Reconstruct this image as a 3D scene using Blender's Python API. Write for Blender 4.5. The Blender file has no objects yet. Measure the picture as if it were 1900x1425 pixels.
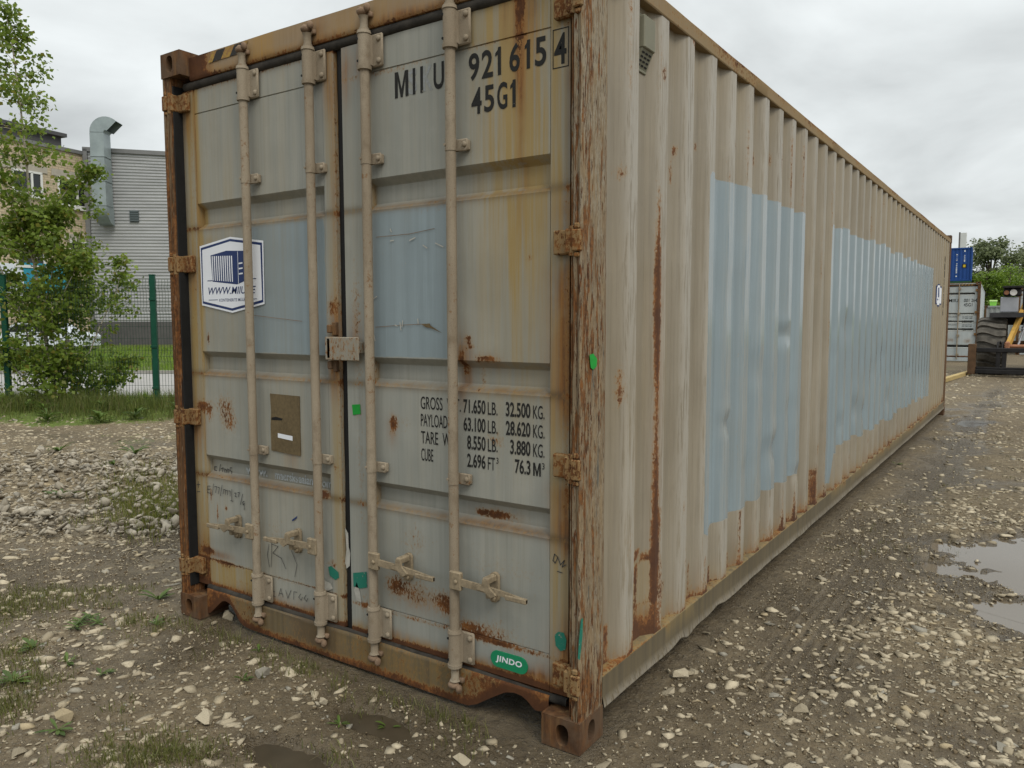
import bpy, bmesh, math, random
import numpy as np
from mathutils import Vector, Matrix
random.seed(7); RNG = np.random.default_rng(11)
S = bpy.context.scene
COL = S.collection
R = math.radians

# ------------------------------------------------------------------ camera
CAM = np.array([1.31189, -2.34125, 1.56343]); YAW, PITCH, ROLL, FPX = -0.600186, -0.0825257, -0.00203828, 1443.61
def _basis():
    cy, sy, cp, sp = math.cos(YAW), math.sin(YAW), math.cos(PITCH), math.sin(PITCH)
    f = np.array([sy*cp, cy*cp, sp]); r = np.array([cy, -sy, 0.0]); u = np.cross(r, f)
    c, s = math.cos(ROLL), math.sin(ROLL)
    return c*r+s*u, -s*r+c*u, f
CR, CU, CF = _basis()
cd = bpy.data.cameras.new('camera'); cam = bpy.data.objects.new('camera', cd); COL.objects.link(cam)
M4 = Matrix(((CR[0], CU[0], -CF[0], CAM[0]), (CR[1], CU[1], -CF[1], CAM[1]), (CR[2], CU[2], -CF[2], CAM[2]), (0, 0, 0, 1)))
cam.matrix_world = M4
cd.sensor_fit = 'HORIZONTAL'; cd.sensor_width = 36; cd.lens = FPX/1900*36; cd.clip_start = .05; cd.clip_end = 3000
S.camera = cam
S.render.resolution_x, S.render.resolution_y = 1024, 768
def ray(u, v): return CF + CR*((u-950)/FPX) - CU*((v-712.5)/FPX)
def on(ax, val, u, v):                      # where the ray of a photo pixel meets a plane
    d = ray(u, v); return CAM + d*((val-CAM[ax])/d[ax])
def at(u, v, d): return CAM + ray(u, v)*d   # a photo pixel at a given distance

# ------------------------------------------------------------------ sky, sun, exposure
SUN_EL, SUN_AZ = 48, 116          # azimuth clockwise from +y
W = bpy.data.worlds.new('World'); S.world = W; W.use_nodes = True
wn, wl = W.node_tree.nodes, W.node_tree.links; wn.clear()
def wnode(t, **k):
    n = wn.new(t)
    for a, b in k.items(): setattr(n, a, b)
    return n
sky = wnode('ShaderNodeTexSky', sky_type='NISHITA', sun_disc=False, sun_elevation=R(SUN_EL), sun_rotation=R(SUN_AZ))
tc = wnode('ShaderNodeTexCoord'); sx = wnode('ShaderNodeSeparateXYZ'); wl.new(tc.outputs['Generated'], sx.inputs[0])
def wm(op, a, b=None, clamp=False):
    n = wnode('ShaderNodeMath', operation=op, use_clamp=clamp)
    for i, v in enumerate((a, b)):
        if v is None: continue
        if isinstance(v, (int, float)): n.inputs[i].default_value = v
        else: wl.new(v, n.inputs[i])
    return n.outputs[0]
zc = wm('MAXIMUM', sx.outputs[2], 0.0); zd = wm('ADD', zc, .22)
cx = wnode('ShaderNodeCombineXYZ'); wl.new(wm('DIVIDE', sx.outputs[0], zd), cx.inputs[0]); wl.new(wm('DIVIDE', sx.outputs[1], zd), cx.inputs[1])
n1 = wnode('ShaderNodeTexNoise'); n1.inputs['Scale'].default_value = 1.2; n1.inputs['Detail'].default_value = 7; n1.inputs['Roughness'].default_value = .52; n1.inputs['Distortion'].default_value = .35
wl.new(cx.outputs[0], n1.inputs['Vector'])
n2 = wnode('ShaderNodeTexNoise'); n2.inputs['Scale'].default_value = 2.6; n2.inputs['Detail'].default_value = 6; wl.new(cx.outputs[0], n2.inputs['Vector'])
cl = wm('ADD', wm('MULTIPLY', wm('SUBTRACT', n1.outputs['Fac'], .5), 1.3), wm('MULTIPLY', wm('SUBTRACT', n2.outputs['Fac'], .5), .22))
grad = wm('ADD', wm('MULTIPLY', wm('MULTIPLY', zc, zc), 9.5), 6.1)                      # an overcast sky is brighter overhead than at the horizon
lum = wm('MULTIPLY', grad, wm('ADD', cl, 1.0))
tint = wnode('ShaderNodeCombineColor'); wl.new(wm('MULTIPLY', lum, .955), tint.inputs[0]); wl.new(wm('MULTIPLY', lum, 1.0), tint.inputs[1]); wl.new(wm('MULTIPLY', lum, 1.0), tint.inputs[2])
mx = wnode('ShaderNodeMix', data_type='RGBA'); mx.inputs[0].default_value = .95
wl.new(sky.outputs[0], mx.inputs[6]); wl.new(tint.outputs[0], mx.inputs[7])
bg = wnode('ShaderNodeBackground'); bg.inputs[1].default_value = .10; wl.new(mx.outputs[2], bg.inputs[0])
wo = wnode('ShaderNodeOutputWorld'); wl.new(bg.outputs[0], wo.inputs[0])
sl = bpy.data.lights.new('sun', 'SUN'); sl.energy = 1.5; sl.angle = R(26); sl.color = (1, .945, .85)
so = bpy.data.objects.new('sun', sl); COL.objects.link(so)
sd = Vector((math.sin(R(SUN_AZ))*math.cos(R(SUN_EL)), math.cos(R(SUN_AZ))*math.cos(R(SUN_EL)), math.sin(R(SUN_EL))))
so.rotation_euler = sd.to_track_quat('Z', 'Y').to_euler(); so.location = (0, 0, 30)
vs = S.view_settings; vs.view_transform = 'Standard'; vs.look = 'None'; vs.exposure = 0.28; vs.gamma = 1; vs.use_curve_mapping = False
S.render.engine = 'CYCLES'; S.cycles.use_denoising = True; S.cycles.max_bounces = 6; S.cycles.diffuse_bounces = 3; S.cycles.glossy_bounces = 3
S.cycles.transparent_max_bounces = 6; S.cycles.sample_clamp_indirect = 8

# ------------------------------------------------------------------ node helper
class NT:
    def __init__(s, name):
        s.m = bpy.data.materials.new(name); s.m.use_nodes = True
        s.n, s.l = s.m.node_tree.nodes, s.m.node_tree.links; s.n.clear()
        s.out = s.n.new('ShaderNodeOutputMaterial'); s.b = s.n.new('ShaderNodeBsdfPrincipled'); s.l.new(s.b.outputs[0], s.out.inputs[0])
        s.tc = s.n.new('ShaderNodeTexCoord')
    def put(s, sock, v):
        if v is None: return
        if hasattr(v, 'is_output') or isinstance(v, bpy.types.NodeSocket): s.l.new(v, sock)
        elif isinstance(v, (tuple, list)) and len(v) == 3 and sock.type == 'RGBA': sock.default_value = (*v, 1)
        else: sock.default_value = v
    def math(s, op, a, b=None, c=None, clamp=False):
        n = s.n.new('ShaderNodeMath'); n.operation = op; n.use_clamp = clamp
        for i, v in enumerate((a, b, c)): s.put(n.inputs[i], v)
        return n.outputs[0]
    def mix(s, f, a, b, blend='MIX'):
        n = s.n.new('ShaderNodeMix'); n.data_type = 'RGBA'; n.blend_type = blend; n.clamp_factor = True
        s.put(n.inputs[0], f); s.put(n.inputs[6], a); s.put(n.inputs[7], b); return n.outputs[2]
    def vec(s, scale=(1, 1, 1), src='Object', loc=(0, 0, 0)):
        n = s.n.new('ShaderNodeMapping'); n.inputs['Scale'].default_value = scale; n.inputs['Location'].default_value = loc
        s.l.new(s.tc.outputs[src], n.inputs[0]); return n.outputs[0]
    def noise(s, v, scale=1, detail=4, rough=.55, dist=0):
        n = s.n.new('ShaderNodeTexNoise'); s.put(n.inputs['Vector'], v); n.inputs['Scale'].default_value = scale
        n.inputs['Detail'].default_value = detail; n.inputs['Roughness'].default_value = rough; n.inputs['Distortion'].default_value = dist; return n.outputs['Fac']
    def voro(s, v, scale=1, feat='F1', out='Distance'):
        n = s.n.new('ShaderNodeTexVoronoi'); n.feature = feat; s.put(n.inputs['Vector'], v); n.inputs['Scale'].default_value = scale; return n.outputs[out]
    def step(s, v, a, b, to0=0., to1=1.):
        n = s.n.new('ShaderNodeMapRange'); n.interpolation_type = 'SMOOTHSTEP'; s.put(n.inputs[0], v)
        n.inputs[1].default_value = a; n.inputs[2].default_value = b; n.inputs[3].default_value = to0; n.inputs[4].default_value = to1; return n.outputs[0]
    def attr(s, name, out='Fac'):
        n = s.n.new('ShaderNodeAttribute'); n.attribute_name = name; return n.outputs[out]
    def attr3(s, name):
        n = s.n.new('ShaderNodeSeparateColor'); s.l.new(s.attr(name, 'Color'), n.inputs[0]); return n.outputs
    def bump(s, h, strength=.3, dist=.01):
        n = s.n.new('ShaderNodeBump'); n.inputs['Strength'].default_value = strength; n.inputs['Distance'].default_value = dist; s.put(n.inputs['Height'], h); s.l.new(n.outputs[0], s.b.inputs['Normal'])
    def fin(s, col=None, rough=None, metal=None, spec=None):
        s.put(s.b.inputs['Base Color'], col); s.put(s.b.inputs['Roughness'], rough); s.put(s.b.inputs['Metallic'], metal)
        if spec is not None: s.put(s.b.inputs['Specular IOR Level'], spec)
        return s.m

def plain(name, col, rough=.6, metal=0., var=.15, scale=20, bump=0., spec=.2):
    t = NT(name); f = t.noise(t.vec(), scale, 5, .6)
    f2 = t.noise(t.vec(), scale*.13, 3, .5)
    k = t.math('ADD', t.math('MULTIPLY', f, .6), t.math('MULTIPLY', f2, .4))
    c = t.mix(t.step(k, .3, .7), tuple(x*(1-var) for x in col), tuple(min(1, x*(1+var)) for x in col))
    if bump: t.bump(f, bump, .005)
    return t.fin(c, t.step(f, .2, .8, max(.05, rough-.1), min(1, rough+.1)), metal, spec)

RUST_A, RUST_B, RUST_C = (.12, .045, .015), (.235, .098, .028), (.055, .024, .011)
def rustcol(t, scale=25):
    a = t.noise(t.vec(), scale, 6, .65); b = t.noise(t.vec(loc=(3, 5, 1)), scale*.25, 4, .6)
    return t.mix(t.step(b, .35, .65), t.mix(t.step(a, .35, .68), RUST_C, RUST_A), t.mix(t.step(a, .3, .7), RUST_A, RUST_B))

def paint(name, base, base2, streak=.25, yel=(.275, .19, .066), patch=(.215, .262, .280), dust=None, rough=.5, rust_noise=38, patch_rough=.33, cov=0.0, bump=.12, spec=.2):
    """Old container paint. A.r = ochre run-off, A.g = rust cover, A.b = dirt, P = 0.5 + distance into the repainted patch, W = scuffed to primer."""
    t = NT(name); A = t.attr3('A')
    nl = t.noise(t.vec(), 1.1, 4, .6); nm = t.noise(t.vec(), 9, 5, .62)
    nv = t.noise(t.vec((26, 26, .7)), 1, 5, .6); nv2 = t.noise(t.vec((70, 70, 2.2), loc=(4, 4, 0)), 1, 4, .6); nf = t.noise(t.vec(), 160, 3, .6)
    c = t.mix(t.step(t.math('ADD', t.math('MULTIPLY', nl, .6), t.math('MULTIPLY', nv, .4)), .38, .62), base, base2)
    c = t.mix(t.math('MULTIPLY', t.step(nv2, .45, .75), streak), c, tuple(x*.62 for x in base))
    c = t.mix(t.math('MULTIPLY', t.step(nm, .55, .8), .18), c, tuple(min(1, x*1.35) for x in base2))
    Pn = t.math('ADD', t.attr('P'), t.math('MULTIPLY', t.math('SUBTRACT', nm, .5), .03))
    pm = t.step(Pn, .497, .503)
    pc = t.mix(t.step(nl, .3, .7), tuple(x*.92 for x in patch), tuple(x*1.08 for x in patch))
    pc = t.mix(t.step(nv, .3, .7), pc, tuple(x*.88 for x in patch)); pc = t.mix(t.math('MULTIPLY', t.step(nv2, .56, .74), .35), pc, tuple(x*1.22 for x in patch))
    pm = t.math('MULTIPLY', pm, t.step(t.noise(t.vec((1, 1, .35), loc=(9, 3, 2)), 26, 7, .75), .70, .66))
    c = t.mix(pm, c, pc)
    wsc = t.math('MULTIPLY', t.attr('W'), t.step(t.noise(t.vec((75, 75, 4.2)), 1, 6, .75), .40, .52))
    wsc = t.math('MULTIPLY', wsc, t.math('SUBTRACT', 1.0, t.math('MULTIPLY', pm, .55)))
    c = t.mix(t.math('MULTIPLY', wsc, .7), c, (.37, .345, .30))
    yf = t.math('MULTIPLY', A[0], t.math('ADD', .28, t.math('ADD', t.math('MULTIPLY', t.step(nv, .34, .64), .75), t.math('MULTIPLY', t.step(nv2, .35, .65), .40))), clamp=True)
    c = t.mix(t.math('MULTIPLY', yf, .9), c, yel)
    sf = t.math('MULTIPLY', t.attr('S'), t.math('ADD', .45, t.math('ADD', t.math('MULTIPLY', t.step(nv, .32, .66), .6), t.math('MULTIPLY', t.step(nm, .3, .7), .45))), clamp=True)
    c = t.mix(t.math('MULTIPLY', sf, .92), c, t.mix(t.step(nv2, .35, .65), (.12, .048, .015), (.23, .10, .026)))
    gf = t.math('MULTIPLY', A[2], t.math('ADD', .4, t.math('MULTIPLY', nm, 1.1)), clamp=True)
    c = t.mix(t.math('MULTIPLY', gf, .9), c, (.062, .048, .034))
    rn = t.math('ADD', t.math('MULTIPLY', t.noise(t.vec((1, 1, .6)), rust_noise*2.3, 6, .72), .8), t.math('MULTIPLY', t.noise(t.vec((1, 1, .3), loc=(2, 1, 7)), 9, 5, .65), .2))
    rv = t.math('ADD', t.math('ADD', A[1], cov), rn)
    halo = t.step(rv, .60, .80); rm = t.step(rv, .74, .78)
    c = t.mix(t.math('MULTIPLY', halo, .6), c, (.25, .135, .04))
    rc = t.mix(t.math('MULTIPLY', t.step(t.math('ADD', rv, t.math('MULTIPLY', nf, .25)), .92, 1.08), .8), rustcol(t), (.060, .025, .012))
    c = t.mix(rm, c, rc)
    if dust: c = t.mix(t.math('MULTIPLY', t.step(t.noise(t.vec((9, 9, 3)), 1, 4, .6), .4, .7), .5), c, dust)
    ro = t.math('ADD', rough, t.math('MULTIPLY', nm, .18)); 
    pr = t.math('MULTIPLY', pm, rough+.09-patch_rough); ro = t.math('SUBTRACT', ro, pr)
    ro = t.math('ADD', ro, t.math('MULTIPLY', rm, .35), clamp=True)
    t.bump(t.math('ADD', t.math('MULTIPLY', rm, 1.0), t.math('MULTIPLY', nf, .25)), bump*1.6, .004)
    return t.fin(c, ro, 0, spec)

def flaky(name, cols, rough=.8, stretch=1.3, freq=34, cut=0.):
    """Paint flaked off in vertical shreds down to rust."""
    t = NT(name); A = t.attr3('A')
    a = t.noise(t.vec((freq, freq, stretch)), 1, 7, .68, .3); b = t.noise(t.vec((freq*2.2, freq*2.2, stretch*2), loc=(3, 1, 9)), 1, 6, .66)
    d = t.noise(t.vec((freq*.6, freq*.6, stretch*.7), loc=(7, 2, 4)), 1, 6, .6); n = t.noise(t.vec(), 40, 5, .65)
    c = t.mix(t.step(d, .36, .62), cols[0], cols[1])
    c = t.mix(t.step(t.math('ADD', b, t.math('MULTIPLY', A[0], .2)), .5, .6), c, cols[2])
    m1 = t.step(t.math('ADD', a, t.math('MULTIPLY', A[1], .35)), .52+cut, .57+cut); c = t.mix(m1, c, t.mix(t.step(n, .4, .6), (.18, .08, .028), cols[3]))
    m2 = t.step(t.math('ADD', b, t.math('MULTIPLY', A[1], .3)), .585+cut*.6, .62+cut*.6); c = t.mix(m2, c, t.mix(t.step(n, .4, .6), RUST_A, RUST_C))
    m3 = t.step(t.math('ADD', d, t.math('MULTIPLY', A[2], .4)), .66, .71); c = t.mix(m3, c, cols[4]); v2 = t.noise(t.vec((freq*3.5, freq*3.5, stretch*5), loc=(1, 6, 3)), 1, 5, .7); c = t.mix(t.math('MULTIPLY', t.step(v2, .54, .66), .8), c, (.05, .032, .02)); c = t.mix(t.math('MULTIPLY', t.step(v2, .40, .33), .45), c, (.38, .32, .23))
    t.bump(t.math('ADD', t.math('MULTIPLY', m1, -.5), t.math('ADD', t.math('MULTIPLY', m2, -.6), t.math('MULTIPLY', n, .3))), .55, .004)
    return t.fin(c, t.math('ADD', rough-.1, t.math('MULTIPLY', n, .25)), 0, .12)

MT = {}
MT['door'] = paint('door_paint', (.232, .238, .214), (.285, .287, .256))
MT['side'] = paint('side_paint', (.208, .178, .130), (.262, .228, .172), streak=.35, patch=(.222, .276, .302), rough=.42, patch_rough=.17, spec=.4)
MT['rail'] = paint('rail_paint', (.082, .070, .048), (.112, .096, .066), streak=.2, rough=.65)
MT['toprail'] = paint('top_rail_paint', (.23, .16, .085), (.215, .168, .11), streak=.35, cov=.04, rough=.65)
MT['header'] = paint('header_paint', (.255, .18, .105), (.225, .175, .12), streak=.3, yel=(.34, .19, .035))
MT['sill'] = paint('sill_paint', (.088, .07, .044), (.135, .113, .076), streak=.7, cov=.02, yel=(.20, .135, .05))
MT['post'] = flaky('flaking_post', [(.235, .175, .105), (.175, .13, .082), (.25, .215, .158), (.125, .062, .028), (.10, .096, .08)], stretch=6.0, freq=46, cut=.04)
MT['postL'] = flaky('rusty_post', [(.065, .034, .018), (.11, .058, .027), (.15, .11, .065), (.095, .043, .018), (.03, .02, .016)], stretch=2.2, freq=60)
def rustmat(name, k=1.0):
    t = NT(name); n = t.noise(t.vec(), 60, 6, .65); c = t.mix(t.step(t.noise(t.vec((1, 1, .4)), 22, 6, .65), .35, .65), (.052, .027, .015), (.125, .060, .026)); c = t.mix(t.math('MULTIPLY', t.step(t.noise(t.vec((30, 30, 3)), 1, 5, .6), .52, .68), .7), c, (.20, .115, .05))
    c = t.mix(t.math('MULTIPLY', t.step(t.noise(t.vec(), 7, 4, .6), .38, .58), .8), c, (.10*k, .066*k, .042*k)); t.bump(n, .5, .004)
    return t.fin(c, .85, 0, .12)
MT['rust'] = rustmat('rusted_steel')
def rodmat():
    t = NT('dusty_galvanised'); f = t.noise(t.vec(), 420, 3, .7); n = t.noise(t.vec((8, 8, 2)), 1, 5, .6)
    c = t.mix(t.step(n, .35, .65), (.235, .192, .138), (.29, .245, .182)); c = t.mix(t.math('MULTIPLY', t.step(f, .48, .68), .6), c, (.13, .10, .07)); c = t.mix(t.math('MULTIPLY', t.step(t.noise(t.vec((6, 6, 4), loc=(2, 9, 4)), 3, 6, .68), .5, .72), .5), c, (.14, .105, .068))
    A = t.attr3('A'); r = t.step(t.math('ADD', A[1], t.noise(t.vec(), 34, 7, .74)), .60, .68); c = t.mix(t.math('MULTIPLY', r, .75), c, (.17, .085, .032))
    t.bump(f, .35, .002); return t.fin(c, .82, 0, .15)
MT['rod'] = rodmat()
MT['cam'] = plain('corroded_cam_steel', (.17, .115, .075), .85, 0, .4, 45, .5)
MT['handle'] = plain('worn_handle_steel', (.22, .175, .115), .7, 0, .3, 60, .3)
MT['hinge'] = paint('hinge_paint', (.21, .145, .075), (.17, .115, .06), cov=.25, rough=.65)
MT['lockplate'] = paint('lock_plate_paint', (.215, .205, .17), (.24, .23, .195), cov=.19)
MT['gasket'] = plain('old_rubber', (.009, .009, .009), .75, 0, .35, 25, .2, .25)
MT['gasket2'] = plain('dusty_rubber', (.034, .030, .025), .85, 0, .65, 14, .6, .2)
MT['letter'] = plain('black_lettering', (.014, .014, .013), .8, 0, .4, 90, 0, .15)
def lettermat(name, col, wear, under):
    t = NT(name); n = t.noise(t.vec(), 70, 6, .7); c = t.mix(t.step(n, wear, wear+.06), col, under); return t.fin(c, .75, 0, .15)
MT['wornletter'] = lettermat('worn_lettering', (.019, .019, .018), .66, (.27, .25, .21))
MT['ghost'] = lettermat('ghost_lettering', (.36, .39, .40), .50, (.25, .262, .25))
MT['ghost2'] = lettermat('peeled_lettering', (.238, .25, .256), .46, (.215, .222, .212))
MT['pen'] = plain('marker_ink', (.05, .05, .05), .7, 0, .4, 60)
MT['white'] = plain('white_vinyl', (.66, .68, .72), .4, 0, .05, 8)
MT['navy'] = plain('navy_vinyl', (.012, .028, .105), .4, 0, .08, 8)
MT['jgreen'] = lettermat('green_plate', (.012, .19, .085), .68, (.3, .27, .2))
MT['tape'] = plain('green_tape', (.012, .27, .035), .45, 0, .15, 40)
MT['tealp'] = lettermat('teal_paint', (.02, .15, .105), .6, (.25, .24, .2))
MT['board'] = plain('brown_plywood_board', (.115, .085, .045), .8, 0, .25, 60, .2)
MT['peel'] = plain('peeled_white_film', (.36, .35, .31), .6, 0, .2, 30)
MT['chev'] = lettermat('black_chevron', (.035, .033, .03), .6, (.2, .12, .05))
MT['chevy'] = lettermat('yellow_chevron', (.33, .21, .05), .48, (.26, .15, .06))

# ------------------------------------------------------------------ mesh builder
class MB:
    def __init__(s): s.v, s.f, s.mi, s.k = [], [], [], 0
    def add(s, vs, fs, M=None):
        o = len(s.v)
        for p in vs:
            p = Vector(p); s.v.append(tuple(M @ p) if M is not None else tuple(p))
        for f in fs: s.f.append(tuple(i+o for i in f)); s.mi.append(s.k)
        return s
    def box(s, x0, x1, y0, y1, z0, z1, b=0., M=None):
        if b <= 0:
            return s.add([(x0,y0,z0),(x1,y0,z0),(x1,y1,z0),(x0,y1,z0),(x0,y0,z1),(x1,y0,z1),(x1,y1,z1),(x0,y1,z1)],
                         [(0,3,2,1),(4,5,6,7),(0,1,5,4),(1,2,6,5),(2,3,7,6),(3,0,4,7)], M)
        b = min(b, .45*abs(x1-x0), .45*abs(y1-y0), .45*abs(z1-z0))
        bm = bmesh.new(); bmesh.ops.create_cube(bm, size=1)
        for v in bm.verts: v.co = Vector(((x0+x1)/2+v.co.x*(x1-x0), (y0+y1)/2+v.co.y*(y1-y0), (z0+z1)/2+v.co.z*(z1-z0)))
        bmesh.ops.bevel(bm, geom=list(bm.edges), offset=b, segments=1, affect='EDGES')
        bm.verts.index_update(); s.add([v.co for v in bm.verts], [[v.index for v in f.verts] for f in bm.faces], M); bm.free(); return s
    def prism(s, pts, ax, a, b, M=None):
        """pts: 2-D outline in the other two axes (in xyz order), extruded along ax from a to b"""
        n = len(pts)
        def mk(p, t): q = list(p); q.insert(ax, t); return q
        vs = [mk(p, a) for p in pts]+[mk(p, b) for p in pts]
        fs = [tuple(range(n))[::-1], tuple(range(n, 2*n))]+[(i, (i+1) % n, n+(i+1) % n, n+i) for i in range(n)]
        return s.add(vs, fs, M)
    def path(s, pts, rad, n=10, M=None, cap=True):
        pts = [Vector(p) for p in pts]; rad = rad if isinstance(rad, (list, tuple)) else [rad]*len(pts)
        vs, fs = [], []; up = Vector((0, 0, 1)); prev = None
        for i, p in enumerate(pts):
            t = (pts[min(i+1, len(pts)-1)]-pts[max(i-1, 0)]).normalized()
            if prev is None:
                a = t.orthogonal().normalized()
            else: a = (prev-t*prev.dot(t)).normalized()
            prev = a; b = t.cross(a)
            for k in range(n):
                q = 2*math.pi*k/n; vs.append(p+(a*math.cos(q)+b*math.sin(q))*rad[i])
        for i in range(len(pts)-1):
            for k in range(n): fs.append((i*n+k, i*n+(k+1) % n, (i+1)*n+(k+1) % n, (i+1)*n+k))
        if cap: fs += [tuple(range(n))[::-1], tuple(range((len(pts)-1)*n, len(pts)*n))]
        return s.add(vs, fs, M)
    def cyl(s, p, ax, a, b, r, n=16, M=None):
        q0, q1 = list(p), list(p); q0[ax] = a; q1[ax] = b
        return s.path([q0, q1], r, n, M)
    def ball(s, c, r, sub=1, sq=(1, 1, 1), M=None):
        bm = bmesh.new(); bmesh.ops.create_icosphere(bm, subdivisions=sub, radius=r); bm.verts.index_update()
        s.add([(c[0]+v.co.x*sq[0], c[1]+v.co.y*sq[1], c[2]+v.co.z*sq[2]) for v in bm.verts], [[v.index for v in f.verts] for f in bm.faces], M); bm.free(); return s
    def build(s, name, mats, parent=None, smooth=False, fix=True):
        me = bpy.data.meshes.new(name); me.from_pydata(s.v, [], s.f); me.update()
        mats = mats if isinstance(mats, (list, tuple)) else [mats]
        for m in mats: me.materials.append(m)
        if len(mats) > 1: me.polygons.foreach_set('material_index', s.mi)
        if fix:
            bm = bmesh.new(); bm.from_mesh(me); bmesh.ops.recalc_face_normals(bm, faces=bm.faces); bm.to_mesh(me); bm.free()
        if smooth: shade(me, smooth)
        return link(name, me, parent)
def shade(me, ang):
    me.polygons.foreach_set('use_smooth', [True]*len(me.polygons))
    if ang is not True: me.set_sharp_from_angle(angle=R(ang))
def link(name, me, parent=None):
    o = bpy.data.objects.new(name, me); COL.objects.link(o)
    if parent: o.parent = parent
    return o
def empty(name, label, cat, loc=(0, 0, 0), rz=0, group=None):
    o = bpy.data.objects.new(name, None); COL.objects.link(o); o.location = loc; o.rotation_euler = (0, 0, rz); o.empty_display_size = .2
    tag(o, label, cat, group); return o
def tag(o, label=None, cat=None, group=None, kind=None):
    if label: o['label'] = label
    if cat: o['category'] = cat
    if group: o['group'] = group
    if kind: o['kind'] = kind
    return o
def npmesh(name, V, F, mat, parent=None, smooth=False, attrs=None):
    """V (n,3), F (m,k) arrays -> one mesh object; attrs: {name: (n,) float or (n,3) colour}"""
    me = bpy.data.meshes.new(name); V = np.asarray(V, np.float32); F = np.asarray(F, np.int32); k = F.shape[1]
    me.vertices.add(len(V)); me.vertices.foreach_set('co', V.ravel())
    me.loops.add(F.size); me.loops.foreach_set('vertex_index', F.ravel())
    me.polygons.add(len(F)); me.polygons.foreach_set('loop_start', np.arange(0, F.size, k, dtype=np.int32))
    me.update(calc_edges=True); me.validate()
    me.materials.append(mat)
    for a, arr in (attrs or {}).items(): setattr_(me, a, arr)
    if smooth: shade(me, smooth)
    return link(name, me, parent)
def setattr_(me, a, arr):
    arr = np.asarray(arr, np.float32)
    if arr.ndim == 1:
        at_ = me.attributes.new(a, 'FLOAT', 'POINT'); at_.data.foreach_set('value', arr)
    else:
        at_ = me.attributes.new(a, 'FLOAT_COLOR', 'POINT'); at_.data.foreach_set('color', np.c_[arr, np.ones(len(arr))].astype(np.float32).ravel())
def gridmesh(name, P, mat, parent=None, smooth=30, attrs=None, wrap=False):
    n, m, _ = P.shape; I = np.arange(n*m).reshape(n, m)
    if wrap: I = np.concatenate([I, I[:1]], 0)
    F = np.stack([I[:-1, :-1], I[1:, :-1], I[1:, 1:], I[:-1, 1:]], -1).reshape(-1, 4)
    return npmesh(name, P.reshape(-1, 3), F, mat, parent, smooth, attrs)
def vnoise(x, y, scale, seed=0):
    """smooth value noise in -1..1"""
    x = np.asarray(x, float)*scale+seed*17.3; y = np.asarray(y, float)*scale-seed*9.7
    xi, yi = np.floor(x).astype(np.int64), np.floor(y).astype(np.int64); fx, fy = x-xi, y-yi
    fx, fy = fx*fx*(3-2*fx), fy*fy*(3-2*fy)
    def h(a, b):
        n = (a*374761393+b*668265263+seed*1442695041) & 0x7fffffff; n = ((n ^ (n >> 13))*1274126177) & 0x7fffffff
        return ((n ^ (n >> 16)) & 0xffff)/32767.5-1
    return (h(xi, yi)*(1-fx)+h(xi+1, yi)*fx)*(1-fy)+(h(xi, yi+1)*(1-fx)+h(xi+1, yi+1)*fx)*fy
def fbm(x, y, scale, seed=0, oct=4):
    r, a = 0, 1
    for i in range(oct): r = r+a*vnoise(x, y, scale*2**i, seed+i); a *= .5
    return r/1.9
def sst(a, b, x): t = np.clip((x-a)/(b-a), 0, 1); return t*t*(3-2*t)
def gs(d, w): return np.exp(-(d/w)**2)
def text(body, x, z, w, h, bold=.0, shear=0., space=1.0):
    """flat outline of a text as vertices/faces in the x-z plane, fitted to a box whose left bottom corner is x, z"""
    c = bpy.data.curves.new('t', 'FONT'); c.body = body; c.size = 1; c.offset = bold; c.shear = shear; c.space_character = space; c.resolution_u = 4
    o = bpy.data.objects.new('t', c); COL.objects.link(o); dg = bpy.context.evaluated_depsgraph_get()
    me = bpy.data.meshes.new_from_object(o.evaluated_get(dg)); vs = [v.co.copy() for v in me.vertices]; fs = [tuple(p.vertices) for p in me.polygons]
    bpy.data.objects.remove(o); bpy.data.meshes.remove(me); bpy.data.curves.remove(c)
    xs = [v.x for v in vs]; ys = [v.y for v in vs]; a, b, p, q = min(xs), max(xs), min(ys), max(ys)
    return [(x+(v.x-a)/(b-a)*w, z+(v.y-p)/(q-p)*h) for v in vs], fs

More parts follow.
